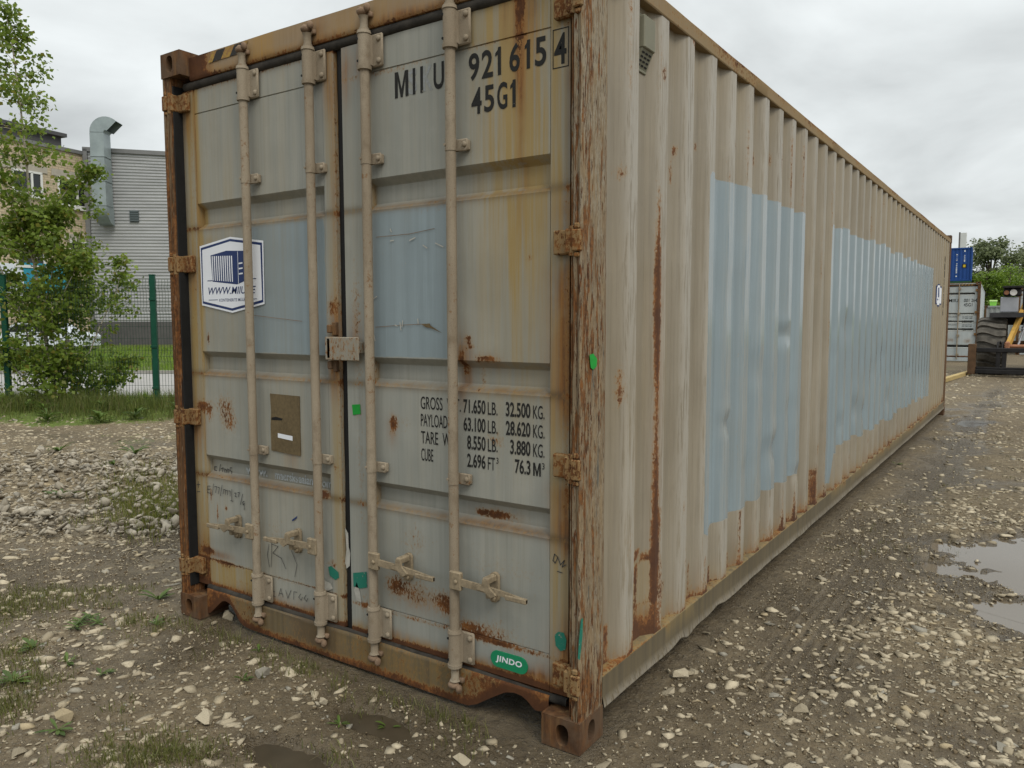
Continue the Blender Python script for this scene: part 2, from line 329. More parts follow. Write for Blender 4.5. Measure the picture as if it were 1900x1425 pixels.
# ------------------------------------------------------------------ container parts (local: right rear bottom corner at 0,0,0; doors face -y; length along +y)
CW, CL, CH = 2.438, 12.192, 2.896
BANDS = [(2.153, 2.022), (1.405, 1.282), (.867, .752)]
def frange(a, b, st): return list(np.linspace(a, b, max(2, int(round((b-a)/st))+1)))
def doorgrid(x0, x1, fl, fr, z0, z1, rails, bands, step, y=.07, depth=.036, slope=.03):
    """height field of one door leaf: frame, panel, grooves and pressed-in bands"""
    e = .0015; pl, pr = x0+fl, x1-fr
    xs = sorted(set(frange(x0, pl-.004, step)+[pl-.004+e, pl-e, pl]+frange(pl+.002, pr-.002, step)+[pr, pr+e, pr+.004-e]+frange(pr+.004, x1, step)))
    zk = [z0, z1]
    for r in rails: zk += [r-.003, r-.0015, r+.0015, r+.003]
    for a, b in bands: zk += [a, a-slope*.35, a-slope, b+slope, b+slope*.35, b]
    zk = sorted(zk); zs = []
    for a, b in zip(zk[:-1], zk[1:]): zs += frange(a, b, step)[:-1] if b-a > step else [a]
    zs.append(zk[-1]); X, Z = np.meshgrid(xs, zs, indexing='ij')
    Y = np.full_like(X, y); panel = (X > pl-.0005) & (X < pr+.0005)
    Y = np.where(~panel, y-.003, Y)
    groove = ((X > pl-.004+.0005) & (X < pl-.0005)) | ((X < pr+.004-.0005) & (X > pr+.0005)); Y = np.where(groove, y+.006, Y)
    for r in rails: Y = np.where(panel & (np.abs(Z-r) < .002), y+.005, Y)
    for a, b in bands:
        d = np.minimum(sst(a, a-slope, Z), sst(b, b+slope, Z)); Y = np.where(panel & (Z < a+.001) & (Z > b-.001), y+depth*d, Y)
    Y = Y+np.where(panel, .0022*fbm(X, Z, 3.1, 5)+.0011*fbm(X, Z, 9, 9), 0)
    return X, Y, Z
def doormesh(name, X, Y, Z, mat, parent, attrs, back=.125):
    """closes the sides of the leaf"""
    n, m = X.shape; Xp = np.pad(X, 1, 'edge'); Zp = np.pad(Z, 1, 'edge'); Yp = np.pad(Y, 1, constant_values=back)
    at_ = {k: (np.stack([np.pad(v[..., i], 1, 'edge') for i in range(3)], -1).reshape(-1, 3) if v.ndim == 3 else np.pad(v, 1, 'edge').ravel()) for k, v in attrs.items()}
    return gridmesh(name, np.stack([Xp, Yp, Zp], -1), mat, parent, 28, at_)

def rectring(mb, o, u, v, du, dv, w, h, cw, ch, depth, nrm, n=24):
    """rectangle w x h (corner o, axes u v) with a rounded hole centred at cw, ch of half sizes du, dv, sunk along nrm"""
    o, u, v, nrm = Vector(o), Vector(u), Vector(v), Vector(nrm); c = (cw, ch); outer, inner = [], []
    for k in range(n):
        t = 2*math.pi*(k+.5)/n; ct, st = math.cos(t), math.sin(t)
        e = 2.6; r = (abs(ct)**e+abs(st)**e)**(-1/e); inner.append((c[0]+du*r*ct, c[1]+dv*r*st))
        ks = []
        if ct > 1e-6: ks.append((w-c[0])/ct)
        if ct < -1e-6: ks.append(-c[0]/ct)
        if st > 1e-6: ks.append((h-c[1])/st)
        if st < -1e-6: ks.append(-c[1]/st)
        q = min(ks); outer.append((c[0]+ct*q, c[1]+st*q))
    P = lambda a, d=0: o+u*a[0]+v*a[1]+nrm*d
    vs = [P(a) for a in outer]+[P(a) for a in inner]+[P((a[0]*.0+a[0], a[1]), .012) for a in inner]+[P(a, depth) for a in inner]
    fs = [(k, (k+1) % n, n+(k+1) % n, n+k) for k in range(n)]+[(n+k, n+(k+1) % n, 2*n+(k+1) % n, 2*n+k) for k in range(n)]+[(2*n+k, 2*n+(k+1) % n, 3*n+(k+1) % n, 3*n+k) for k in range(n)]
    fs.append(tuple(range(3*n, 4*n)))
    # rectangle corners
    cs = [(0, 0), (w, 0), (w, h), (0, h)]
    for cc in cs:
        a = math.atan2(cc[1]-c[1], cc[0]-c[0]) % (2*math.pi); k = int(a/(2*math.pi)*n-.5) % n
        vs.append(P(cc)); fs.append((k, (k+1) % n, len(vs)-1))
    mb.add(vs, fs)
def casting(parent, sx, sy, sz, L=CL, W_=CW, H=CH, mat=None):
    """sx: +1 right / -1 left; sy: -1 rear (doors) / +1 far end; sz: -1 bottom / +1 top"""
    mb = MB(); a, b, h = .162, .178, .118
    rectring(mb, (-a, 0, 0), (1, 0, 0), (0, 0, 1), .027, .040, a, h, .088, .055, .09, (0, 1, 0))
    rectring(mb, (0, 0, 0), (0, 1, 0), (0, 0, 1), .026, .040, b, h, .088, .058, .07, (-1, 0, 0))
    mb.add([(-a,0,0),(0,0,0),(0,b,0),(-a,b,0),(-a,0,h),(0,0,h),(0,b,h),(-a,b,h)], [(0,3,2,1),(4,5,6,7),(2,3,7,6),(3,0,4,7)])
    def tr(p):
        x, y, z = p; ox, oy, oz = x, y, z
        if sz > 0: oz = H-z
        if sy > 0: oy = L-y
        if sx < 0: ox = -W_-x
        return (ox, oy, oz)
    mb.v = [tr(p) for p in mb.v]
    o = mb.build('corner_casting', mat or MT['rust'], parent, False); return o
def loft(name, prof, zs, mat, parent, smooth=35, attrs=None, jitter=0, seed=1):
    P = np.array([[(x, y, z) for z in zs] for x, y in prof], float)
    if jitter:
        P[..., 0] += jitter*fbm(P[..., 1]*3+P[..., 0]*5, P[..., 2], 6, seed); P[..., 1] += jitter*fbm(P[..., 0]*5+P[..., 1]*3+9, P[..., 2], 6, seed+3)
    a = {k: f(P[..., 0], P[..., 1], P[..., 2]).reshape(-1, 3) if k == 'A' else f(P[..., 0], P[..., 1], P[..., 2]).ravel() for k, f in (attrs or {}).items()}
    return gridmesh(name, P, mat, parent, smooth, a)
def stack3(a, b, c): return np.stack(np.broadcast_arrays(a, b, c), -1).astype(float)
PITCH_, FIRST, DEP = .2795, .3725, .036
def corrug(y0, y1, first=FIRST, pitch=PITCH_):
    """side profile (y, depth 0 outside..1 inside)"""
    pr = [(y0, 1.0)]; k = first
    while k+.07+.068 < y1-.02:
        if k-.068 > y0: pr.append((k-.068, 1.0))
        pr += [(k, 0.), (k+.07, 0.), (k+.138, 1.0)]; k += pitch
    pr.append((y1, 1.0)); return pr
def refine(pr, st):
    out = []
    for (a, da), (b, db) in zip(pr[:-1], pr[1:]):
        n = max(1, int(math.ceil((b-a)/st)))
        for i in range(n): t = i/n; out.append((a+(b-a)*t, da+(db-da)*t))
    out.append(pr[-1]); return out
def depth_at(y, first=FIRST, pitch=PITCH_):
    t = np.mod(np.asarray(y)-first, pitch); return np.where(t < .07, 0., np.where(t < .138, (t-.07)/.068, np.where(t < pitch-.068, 1., (pitch-t)/.068)))

# ---- hardware
def rod_hardware(door, x, zt, zb, hand, far=False):
    """one locking bar with its brackets, guides, cams and handle; hand: +1 handle to the right, -1 to the left"""
    yc = .030; n = 8 if far else 18
    mb = MB(); zs = frange(zb, zt, .06); r = .0202
    P = np.array([[(x+r*math.cos(a), yc+r*math.sin(a), z) for z in zs] for a in np.linspace(0, 2*math.pi, n, endpoint=False)])
    P[..., 0] += .0012*fbm(P[..., 2], P[..., 2]*0+x*3, 2.0, 3)
    A = stack3(0*P[..., 0], .0+.12*np.clip(fbm(P[..., 2]*2, P[..., 0]*8, 3, int(-x*10)+4), 0, 1)+.5*gs(P[..., 2]-(1.35+.1*math.sin(x*9)), .05)*0, 0).reshape(-1, 3)
    gridmesh('lock_rod', P, MT['rod'], door, 60, {'A': A}, wrap=True)
    for zc, up in ((2.662, 1), (.248, -1)):
        m = MB(); m.box(x-.026, x+.078, .052, .0655, zc-.066, zc+.066, .006)
        m.path([(x, yc, zc-.064), (x, yc, zc+.064)], .0265, n); m.path([(x, yc, zc-.078), (x, yc, zc-.064)], [.029, .030], n); m.path([(x, yc, zc+.064), (x, yc, zc+.078)], [.030, .027], n)
        m.box(x-.0255, x+.0255, yc, .056, zc-.062, zc+.062, .004)
        if not far:
            for dz in (-.044, .044): m.ball((x+.060, .050, zc+dz), .0125, 2, (1, .6, 1))
        m.build('rod_bracket', MT['rod'], door, 40)
        if not far:
            for dz in (-.044, .044): m = MB(); m.cyl((x-.016, 0, zc+dz), 1, yc-.0245, yc-.012, .0052, 8); m.build('rivet', MT['gasket'], door)
        # cam end and its keeper
        m = MB(); z1 = zc+up*.078; z2 = zc+up*.135; z3 = zc+up*.175
        m.path([(x, yc, z1), (x, yc, z1+up*.012), (x, yc, z2-up*.01), (x, yc, z2)], [.0185, .0165, .0165, .023], n)
        m.build('cam_shank', MT['rod'], door, 40)
        m = MB(); m.ball((x-.004, yc-.006, z2+up*.018), .021, 2, (1.25, 1, .8)); m.ball((x+.022, yc-.004, z2+up*.03), .015, 2, (.9, 1, 1.3)); m.ball((x-.022, yc+.004, z2+up*.03), .0135, 2, (.9, 1, 1.2))
        m.box(x+.004, x+.034, yc+.004, .052, z2+up*.002-.006, z2+up*.002+.014, .003); m.box(x-.036, x-.014, yc+.004, .052, z2+up*.034-.012, z2+up*.034+.010, .003)
        m.build('locking_cam', MT['cam'], door, 50)
    for zc in (2.227, .938):
        m = MB(); m.path([(x, yc, zc-.022), (x, yc, zc+.022)], .0225, n); m.box(x, x+.066, .046, .054, zc-.024, zc+.022, .004); m.box(x+.045, x+.066, .05, .069, zc-.020, zc+.018, .003)
        if not far: m.ball((x+.054, .0435, zc), .011, 2, (1, .6, 1)); m.cyl((x-.012, 0, zc), 1, yc-.0245, yc-.01, .005, 8)
        m.build('rod_guide', MT['rod'], door, 40)
    if far: return
    # handle: clamp on the bar, flat lever, grip, catch plate
    zc = .532; s = hand; m = MB()
    m.box(*sorted((x-s*.006, x+s*.052)), .002, .022, zc-.034, zc+.040, .004); m.ball((x+s*.03, 0.000, zc+.002), .009, 2, (1, .6, 1))
    hx = x+s*.36
    L = [(x+s*.05, zc+.016), (x+s*.19, zc+.010), (x+s*.245, zc+.006), (hx, zc-.006), (hx, zc-.022), (x+s*.25, zc-.014), (x+s*.18, zc-.016), (x+s*.05, zc-.012)]
    m.prism(L, 1, .004, .014); m.box(*sorted((hx-s*.095, hx)), -.001, .016, zc-.023, zc-.003, .003)
    m.build('door_handle', MT['handle'], door, 30)
    cxx = x+s*.178; m = MB()
    pl = [(cxx+.021*math.cos(a), zc+(.032 if math.sin(a) > 0 else -.045)+.021*math.sin(a)) for a in np.linspace(0, 2*math.pi, 18, endpoint=False)]
    m.prism(pl, 1, .052, .067); m.ball((cxx, .046, zc+.036), .0135, 2, (1, .7, 1)); m.ball((cxx, .046, zc-.05), .0135, 2, (1, .7, 1))
    m.prism([(cxx-s*.012, zc+.04), (cxx+s*.012, zc+.042), (cxx+s*.018, zc+.012), (cxx+s*.05, zc-.012), (cxx+s*.028, zc-.026), (cxx-s*.005, zc-.006), (cxx-s*.045, zc-.004), (cxx-s*.04, zc+.012), (cxx-s*.014, zc+.016)], 1, -.008, .002)
    m.box(cxx-.014, cxx+.014, -.004, .054, zc+.022, zc+.046, .003); m.box(cxx-.012, cxx+.012, .012, .054, zc-.04, zc-.018, .003)
    m.build('handle_catch', MT['handle'], door, 30)
def hinge(door, zc, right=True, h=.086):
    f = (lambda x: x) if right else (lambda x: -CW-x); m = MB()
    def bx(a, b, *k): m.box(*sorted((f(a), f(b))), *k)
    bx(-.142, -.062, .040, .0675, zc-h/2, zc+h/2, .005); bx(-.075, -.034, .006, .052, zc-h/2, zc+h/2, .006)
    m.path([(f(-.046), .022, zc-h/2-.008), (f(-.046), .022, zc+h/2+.008)], .018, 14)
    bx(-.040, -.004, -.006, .012, zc-h/2+.006, zc+h/2-.006, .004)
    bx(-.034, -.012, -.002, .03, zc+h/2-.004, zc+h/2+.016, .004); bx(-.034, -.012, -.002, .03, zc-h/2-.014, zc-h/2+.002, .004)
    return m.build('hinge', MT['hinge'], door, 30)
def flat(name, parts, y, mat, parent, mats=None):
    """flat print on the door: list of (pts2d, faces[, material index])"""
    m = MB()
    for p in parts:
        m.k = p[2] if len(p) > 2 else 0; yy = y-(.0006*p[3] if len(p) > 3 else 0); m.add([(a, yy if y > 0 else sheet(a, b)+y, b) for a, b in p[0]], p[1])
    return m.build(name, mats or mat, parent, fix=False)
def words(name, groups, y, mat, parent):
    for g_ in groups: flat(name, g_, y, mat, parent)
def sheet(x, z): return .07+.0022*float(fbm(np.array(x), np.array(z), 3.1, 5))+.0011*float(fbm(np.array(x), np.array(z), 9, 9))
def poly(pts): return (pts, [tuple(range(len(pts)))])
def strokes(name, lines, w, y, mat, parent, px=True):
    m = MB()
    for ln in lines:
        q = []
        for p in ln:
            if px: c = on(1, y, *p); q.append(Vector((c[0], c[2])))
            else: q.append(Vector(p))
        for a, b in zip(q[:-1], q[1:]):
            d = (b-a); 
            if d.length < 1e-5: continue
            d.normalize(); nn = Vector((-d.y, d.x))*w/2; a2, b2 = a-d*w*.4, b+d*w*.4
            m.add([(p.x, y, p.y) for p in (a2-nn, b2-nn, b2+nn, a2+nn)], [(0, 1, 2, 3)])
    return tag(m.build(name, mat, parent, fix=False), kind='stuff')

# ------------------------------------------------------------------ the main container
BOX = empty('shipping_container', 'weathered grey and tan forty foot shipping container with rusty doors and blue repainted patches', 'container')
for sx_ in (1, -1):
    for sy_ in (-1, 1):
        for sz_ in (-1, 1): casting(BOX, sx_, sy_, sz_)
# posts at the door end
RP = [(-.066, .14), (-.066, .05), (-.061, .03), (-.054, .028), (-.050, .034), (-.047, .02), (-.040, .010), (-.028, .008), (-.024, .013), (-.020, .008), (-.010, .003), (-.004, .010), (-.0035, .03), (-.004, .06), (-.0035, .09), (-.004, .12), (-.0035, .15), (-.005, .18), (-.012, .198), (-.050, .203), (-.050, .14)]
zs = frange(.118, 2.778, .022)
def a_post(x, y, z):
    g = .18*gs(y-.03, .03)+.25*gs(z-.2, .12)+.15*gs(z-1.5, .35)+.12*fbm(y*30, z, 2, 4); d = .3*gs(y-.10, .03)*sst(1.9, 1.3, z)*sst(.5, .8, z)
    return stack3(.3*sst(1.2, 2.5, z), g, d)
loft('corner_post', RP, zs, MT['post'], BOX, 40, {'A': a_post}, .0016, 2)
LPF = [(-2.372, .10), (-2.374, .03), (-2.377, .012), (-2.386, .006), (-2.394, .010), (-2.402, .004), (-2.412, .009), (-2.420, .004), (-2.430, .003), (-2.434, .010), (-2.434, .2), (-2.39, .203)]
loft('corner_post', LPF, zs, MT['postL'], BOX, 40, {'A': a_post}, .0016, 8)
for sx_ in (0, 1):
    m = MB(); x = -sx_*CW; s_ = -1 if not sx_ else 1
    m.box(*sorted((x+s_*.004, x+s_*.16)), CL-.2, CL-.006, .118, 2.778, .006); m.build('corner_post', MT['postL'], BOX)
# header
xs = frange(-2.276, -.162, .016); tz = [2.752, 2.756, 2.764]+frange(2.775, 2.858, .012)+[2.866, 2.870, 2.870]
X, Z = np.meshgrid(xs, tz, indexing='ij'); Y = np.full_like(X, .052); Y[:, 0] = .075; Y[:, 1] = .056; Y[:, -2] = .060; Y[:, -1] = .19
Y += .003*fbm(X, Z*2, 2.2, 3); Z = Z+.004*fbm(X, X*0, 1.6, 6)*(Z > 2.8)-.006*gs(X+1.0, .35)*(Z > 2.85)
lft = sst(-1.98, -2.16, X); A = stack3(.45*lft+.5*gs(X+1.72, .1)+.3*gs(X+1.1, .25)+.3*sst(2.80, 2.77, Z)*.8+.25*np.clip(fbm(X, Z, 4, 2), 0, 1),
    .42*sst(-2.1, -2.22, X)+.20*lft+.22*sst(2.785, 2.76, Z)+.12*np.clip(fbm(X, Z, 5, 8), 0, 1)+.3*sst(2.862, 2.87, Z), .25*sst(2.79, 2.76, Z))
gridmesh('door_header', np.stack([X, Y, Z], -1), MT['header'], BOX, 40, {'A': A.reshape(-1, 3), 'S': np.clip(.95*sst(-2.02, -2.2, X)+.6*sst(2.80, 2.765, Z)*np.clip(fbm(X, Z, 3, 4)+.5, 0, 1)+.5*gs(X+1.35, .05)+.4*gs(X+.9, .12)*sst(2.84, 2.77, Z), 0, 1).ravel()})
m = MB()
for k in range(4):
    x0 = -2.115+k*.068; m.k = k % 2
    m.add([(x0, .0485, 2.812), (x0+.034, .0485, 2.812), (x0+.072, .0475, 2.858), (x0+.038, .0475, 2.858)], [(0, 1, 2, 3)])
    m.k = 1-m.k; x0 += .034
    m.add([(x0, .0485, 2.812), (x0+.034, .0485, 2.812), (x0+.072, .0475, 2.858), (x0+.038, .0475, 2.858)], [(0, 1, 2, 3)])
m.build('hazard_stripe', [MT['chevy'], MT['chev']], BOX, fix=False)
# sill, notched at both ends for lifting gear
def sillbot(x):
    b = np.full_like(x, .012)
    for pts in ([(-2.276, .02), (-2.25, .03), (-2.207, .066), (-2.15, .112), (-2.12, .119), (-2.085, .112), (-2.05, .08), (-2.015, .036), (-1.98, .018), (-1.93, .012)],
                [(-.54, .014), (-.50, .03), (-.43, .075), (-.36, .118), (-.32, .128), (-.285, .126), (-.255, .112), (-.225, .086), (-.20, .088), (-.162, .105)]):
        px_, pz_ = zip(*pts); w_ = (x >= px_[0]) & (x <= px_[-1]); b = np.where(w_, np.interp(x, px_, pz_), b)
    return b+.003*fbm(x, x*0, 3, 2)
xs = np.array(frange(-2.276, -.162, .012)); ts = np.linspace(0, 1, 14)
X = np.repeat(xs[:, None], len(ts)+4, 1); bz = sillbot(xs)[:, None]
Z = np.concatenate([bz+.004, bz, bz+(.150-bz)*ts[None], np.full_like(bz, .158), np.full_like(bz, .160)], 1)
Y = np.full_like(Z, .050)+.004*fbm(X, Z*2, 2.4, 4); Y[:, 0] = .16; Y[:, 1] = .058; Y[:, -2] = .057; Y[:, -1] = .15
A = stack3(.38+.4*fbm(X, Z*.4, 2.6, 3)-.35*gs(X+.62, .10)*sst(.12, .05, Z), .10+.30*sst(.05, .0, Z-bz)+.25*gs(X+2.2, .12)+.30*gs(X+.28, .2)+.12*fbm(X, Z*.3, 5, 2), .30*sst(.12, .16, Z)+.15)
gridmesh('door_sill', np.stack([X, Y, Z], -1), MT['sill'], BOX, 45, {'A': A.reshape(-1, 3), 'S': np.clip(.8*gs(X+2.18, .12)+.8*gs(X+.27, .14)+.5*np.clip(fbm(X, Z*.4, 3, 14)+.1, 0, 1)+.5*sst(.04, .0, Z-bz), 0, 1).ravel()})
# rubber seals
def seal(name, p0, p1, w, axis, mat, y=.075, bulge=.018, seed=0, tear=None):
    """half round seal strip between p0 and p1 (x,z)"""
    n = max(12, int((Vector(p1)-Vector(p0)).length/.03)); P = []
    for i in range(n+1):
        t = i/n; c = Vector(p0).lerp(Vector(p1), t); row = []
        wob = .0025*fbm(np.array(t*n*.03), np.array(seed*1.0), 7, seed); ww = w*(1 if not tear else tear(t))
        for k in range(7):
            a = math.pi*k/6; off = -ww/2*math.cos(a); yy = y-bulge*math.sin(a)+float(wob)
            row.append((c.x+(off if axis == 0 else 0), yy, c.y+(off if axis == 2 else 0)+float(wob)))
        P.append(row)
    return gridmesh(name, np.array(P), mat, BOX, 60)
seal('door_seal', (-2.345, 2.7365), (-.085, 2.7365), .045, 2, MT['gasket2'], .075, .018, 1)
seal('door_seal', (-2.28, .158), (-.09, .146), .034, 2, MT['gasket2'], .068, .013, 2)
seal('door_seal', (-1.2385, .13), (-1.2385, 2.73), .050, 0, MT['gasket'], .092, .012, 3, lambda t: 1+.10*math.sin(t*40)*(t < .45))
m = MB(); m.box(-2.3745, -2.3665, .016, .12, .16, 2.74, .003); m.build('door_seal', MT['gasket'], BOX)
seal('door_seal', (-.077, .16), (-.077, 2.74), .030, 0, MT['gasket'], .088, .010, 5)
m = MB(); m.box(-2.40, -.04, .128, .14, .13, 2.76); m.build('door_seal_backing', MT['gasket'], BOX)
# doors
def ledge(Z, w=.016): return sum(gs(Z-(b+.006), w) for a, b in BANDS)
def specks(X, Z, pts): return sum(a*.86*np.exp(-((X-x)/w)**2-((Z-z)/h)**2) for x, z, w, h, a in pts)
def sdbox(X, Z, x0, x1, z0, z1): return np.minimum(np.minimum(X-x0, x1-X), np.minimum(Z-z0, z1-Z))
ST = .0125
# left leaf
XL0, XL1 = -2.368, -1.263
X, Y, Z = doorgrid(XL0, XL1, .098, .075, .168, 2.715, (2.596, .311), BANDS, ST)
fcol = sst(-2.262, -2.275, X)
yel = .95*fcol*(.7+.5*fbm(X*0, Z, 2.2, 3))+.9*gs(X+2.255, .022)*sst(1.1, 1.9, Z)+.8*sst(-1.335, -1.30, X)*(.6+.5*sst(1.9, 2.6, Z))+.85*sst(.318, .305, Z)*sst(-1.72, -1.95, X)*(1-.6*fcol)
yel += .3*ledge(Z)+.22*sst(2.52, 2.7, Z)*np.clip(fbm(X, Z*.3, 6, 5)+.2, 0, 1)+.30*np.clip(fbm(X, Z*.3, 2.6, 1)+.1, 0, 1)+.35*gs(X+2.2, .10)*sst(1.55, 1.75, Z)*sst(2.02, 1.95, Z)
rust = .20*ledge(Z, .010)+.10*fcol+.42*gs(Z-.172, .022)+.22*gs(Z-.312, .008)+.22*gs(Z-2.715, .015)+.16*sst(-1.29, -1.268, X)
rust += specks(X, Z, [(-2.10, 1.13, .10, .07, .27), (-2.06, 1.04, .08, .05, .24), (-2.23, 1.09, .03, .06, .30), (-2.29, 1.12, .05, .03, .35), (-2.22, 1.47, .012, .03, .42), (-2.12, .60, .014, .016, .5), (-2.24, .66, .01, .05, .42), (-2.19, .56, .008, .06, .42), (-1.75, .55, .1, .08, .16), (-2.27, .355, .05, .018, .55), (-2.15, .30, .1, .03, .25),
     (-1.30, 1.62, .03, .05, .42), (-1.30, 1.36, .03, .04, .42), (-1.30, .9, .02, .04, .3), (-1.41, .76, .05, .02, .45), (-1.33, .45, .04, .02, .3), (-1.9, .23, .3, .02, .2)])+.05*np.clip(fbm(X, Z, 3, 11), -.3, 1)
rust += .20*fcol*sst(.5, .2, Z)
grm = .5*ledge(Z, .02)+.25*fcol*sst(.45, .2, Z)+.5*gs(X+2.362, .012)+.06*np.clip(fbm(X, Z*.3, 5, 7), 0, 1)+.35*gs(Z-.172, .014)
stn = specks(X, Z, [(-2.34, 2.6, .05, .12, .8), (-2.33, 1.78, .05, .12, .6), (-2.33, 1.0, .06, .14, .8), (-2.33, .30, .06, .16, .9), (-1.28, 1.52, .035, .12, .9), (-1.29, 1.33, .04, .12, .8), (-1.29, 2.62, .045, .16, .8), (-1.275, 2.2, .02, .5, .45), (-1.60, .93, .05, .08, .35), (-1.85, .19, .22, .03, .7), (-1.45, .19, .12, .035, .8), (-2.2, .345, .12, .02, .8)])+.55*gs(Z-.172, .018)+.35*gs(Z-2.712, .02)*np.clip(fbm(X, Z, 5, 3)+.3, 0, 1)+.45*gs(X+2.270, .007)*sst(1.7, 2.4, Z)
lg = sum(gs(Z-(b+.010), .012) for a, b in BANDS)*(.15+.5*np.clip(fbm(X, Z, 4, 23)+.4, 0, 1)); stn += lg*(X > XL0+.10)*(X < XL1-.077); grm += .35*lg
pat = .5+np.where(Y > .071+.02, -.1, sdbox(X, Z, -1.905, -1.345, 1.408, 2.012))
DL = doormesh('door', X, Y, Z, MT['door'], BOX, {'A': stack3(np.clip(yel, 0, 1), np.clip(rust, 0, 1), np.clip(grm, 0, 1)), 'P': pat, 'S': np.clip(stn, 0, 1)})
DL['label'] = 'left door leaf with blue repainted square and badge'
# right leaf
XR0, XR1 = -1.214, -.088
X, Y, Z = doorgrid(XR0, XR1, .152, .083, .168, 2.715, (2.586, .311), BANDS, ST)
fcol = sst(-.173, -.165, X)
runs = 1.15*specks(X, Z*0, [(-.30, 0, .040, 1, .95), (-.345, 0, .035, 1, .45), (-.235, 0, .030, 1, .5), (-.43, 0, .035, 1, .40), (-.19, 0, .02, 1, .45), (-.50, 0, .04, 1, .16)])
yel = .22*np.clip(fbm(X, Z*.35, 2.6, 19)+.1, 0, 1)+.62*gs(X+.29, .15)*sst(1.45, 2.15, Z)*(.7+.5*fbm(X*4, Z, 1.5, 13))+.30*gs(X+.33, .2)*sst(.8, 1.5, Z)+runs*(.35+.65*sst(1.42, 2.2, Z))*sst(1.1, 1.6, Z)*(.75+.35*fbm(X*2, Z, 3, 3))+.70*fcol*(.75+.4*fbm(X*0, Z, 2.4, 5))+.55*sst(2.58, 2.60, Z)*sst(-.58, -.48, X)+.3*ledge(Z)+.30*sst(-1.10, -1.065, X)*sst(-1.05, -1.06, X)*.6
yel += .55*gs(X+1.07, .02)*(.5+.6*sst(2.3, 2.65, Z))+.5*sst(.235, .19, Z)+.06*np.clip(fbm(X, Z*.3, 4, 2), 0, 1)
rust = .17*ledge(Z, .009)+.50*gs(Z-.172, .02)+.25*gs(Z-.30, .012)+.20*gs(X+1.066, .006)+.16*gs(Z-2.583, .010)+.30*sst(2.56, 2.70, Z)*gs(X+.30, .028)
rust += .30*gs(X+.30, .022)*sst(2.1, 2.55, Z)*.75+.36*gs(X+.092, .028)*(.55*sst(.95, 1.15, Z)*sst(1.82, 1.7, Z)+.75*gs(Z-.93, .10)+.5*gs(Z-.25, .15)+.35*gs(Z-2.0, .12))
rust += specks(X, Z, [(-.58, 1.40, .020, .07, .5), (-.545, 1.49, .02, .014, .5), (-.535, 1.46, .02, .012, .45), (-.45, 1.413, .06, .012, .55), (-.50, 1.35, .015, .10, .18), (-.43, .80, .09, .020, .50), (-.52, .80, .02, .01, .4), (-.947, 1.12, .022, .045, .48), (-.90, 1.13, .06, .05, .16), (-.82, .41, .17, .07, .29), (-.66, .40, .06, .05, .30), (-.95, .43, .06, .05, .26), (-.42, .33, .16, .06, .22), (-.55, .33, .08, .03, .3),
     (-.85, .64, .15, .08, .17), (-.40, .60, .2, .06, .12), (-.26, 1.79, .012, .012, .4), (-.62, .17, .3, .03, .2), (-1.15, 1.55, .03, .25, .23), (-1.14, .9, .03, .4, .17), (-.42, 1.10, .05, .03, .25), (-.3, .13, .1, .05, .2), (-1.12, .3, .05, .08, .18), (-.22, .18, .1, .05, .25), (-1.0, 2.57, .25, .012, .2), (-.7, 2.0, .3, .01, .12)])+.05*np.clip(fbm(X, Z, 3, 21), -.3, 1)
grm = .5*ledge(Z, .02)+.4*gs(Z-.172, .016)+.45*gs(X+.095, .008)+.3*gs(X+.588, .02)*gs(Z-1.37, .08)
stn = 1.25*(.55*gs(X+.088, .085)+.6*gs(X+.088, .030))*(sst(1.80, 1.72, Z)*sst(1.05, 1.35, Z)+.9*sst(1.00, .92, Z)*sst(.62, .8, Z)+.75*gs(Z-.30, .16)+.5*gs(Z-1.95, .10)+.45*gs(Z-2.35, .2)*gs(X+.088, .015))
stn += 1.0*gs(X+.298, .026)*sst(2.15, 2.62, Z)+.55*gs(X+.275, .05)*sst(2.45, 2.68, Z)+.35*gs(X+.30, .018)*sst(1.75, 2.1, Z)+.4*gs(X+.235, .014)*sst(2.2, 2.6, Z)+.4*gs(X+.37, .02)*sst(2.5, 2.7, Z)
stn += specks(X, Z, [(-1.195, 2.6, .03, .14, .8), (-1.16, 1.5, .05, .1, .5), (-1.10, 2.64, .05, .08, .5), (-.58, 1.36, .03, .12, .9), (-.55, 1.44, .03, .05, .6), (-.45, 1.40, .07, .03, .5), (-.95, 1.10, .03, .06, .5), (-.30, .19, .16, .035, .9), (-.62, .19, .2, .03, .7), (-1.0, .20, .14, .03, .7), (-.20, .20, .08, .06, .8), (-.80, .38, .16, .05, .35), (-.43, .80, .1, .03, .4)])+.6*gs(Z-.172, .018)+.25*gs(X+1.066, .006)
lg = sum(gs(Z-(b+.010), .012) for a, b in BANDS)*(.15+.5*np.clip(fbm(X, Z, 4, 24)+.4, 0, 1)); stn += lg*(X > XR0+.152)*(X < XR1-.084); grm += .35*lg
pat = .5+np.where(Y > .071+.02, -.1, sdbox(X, Z, -1.058, -.640, 1.408, 2.012))
DR = doormesh('door', X, Y, Z, MT['door'], BOX, {'A': stack3(np.clip(yel, 0, 1), np.clip(rust, 0, 1), np.clip(grm, 0, 1)), 'P': pat, 'S': np.clip(stn, 0, 1)})
DR['label'] = 'right door leaf with black registration and weight lettering'
for d_, x_, h_ in ((DL, -1.829, -1), (DL, -1.379, -1), (DR, -1.040, 1), (DR, -.592, 1)): rod_hardware(d_, x_, 2.75, .17, h_)
for z_ in (2.655, 1.850, 1.062, .270): hinge(DL, z_, False)
for z_ in (2.640, 1.834, 1.038, .256): hinge(DR, z_, True)
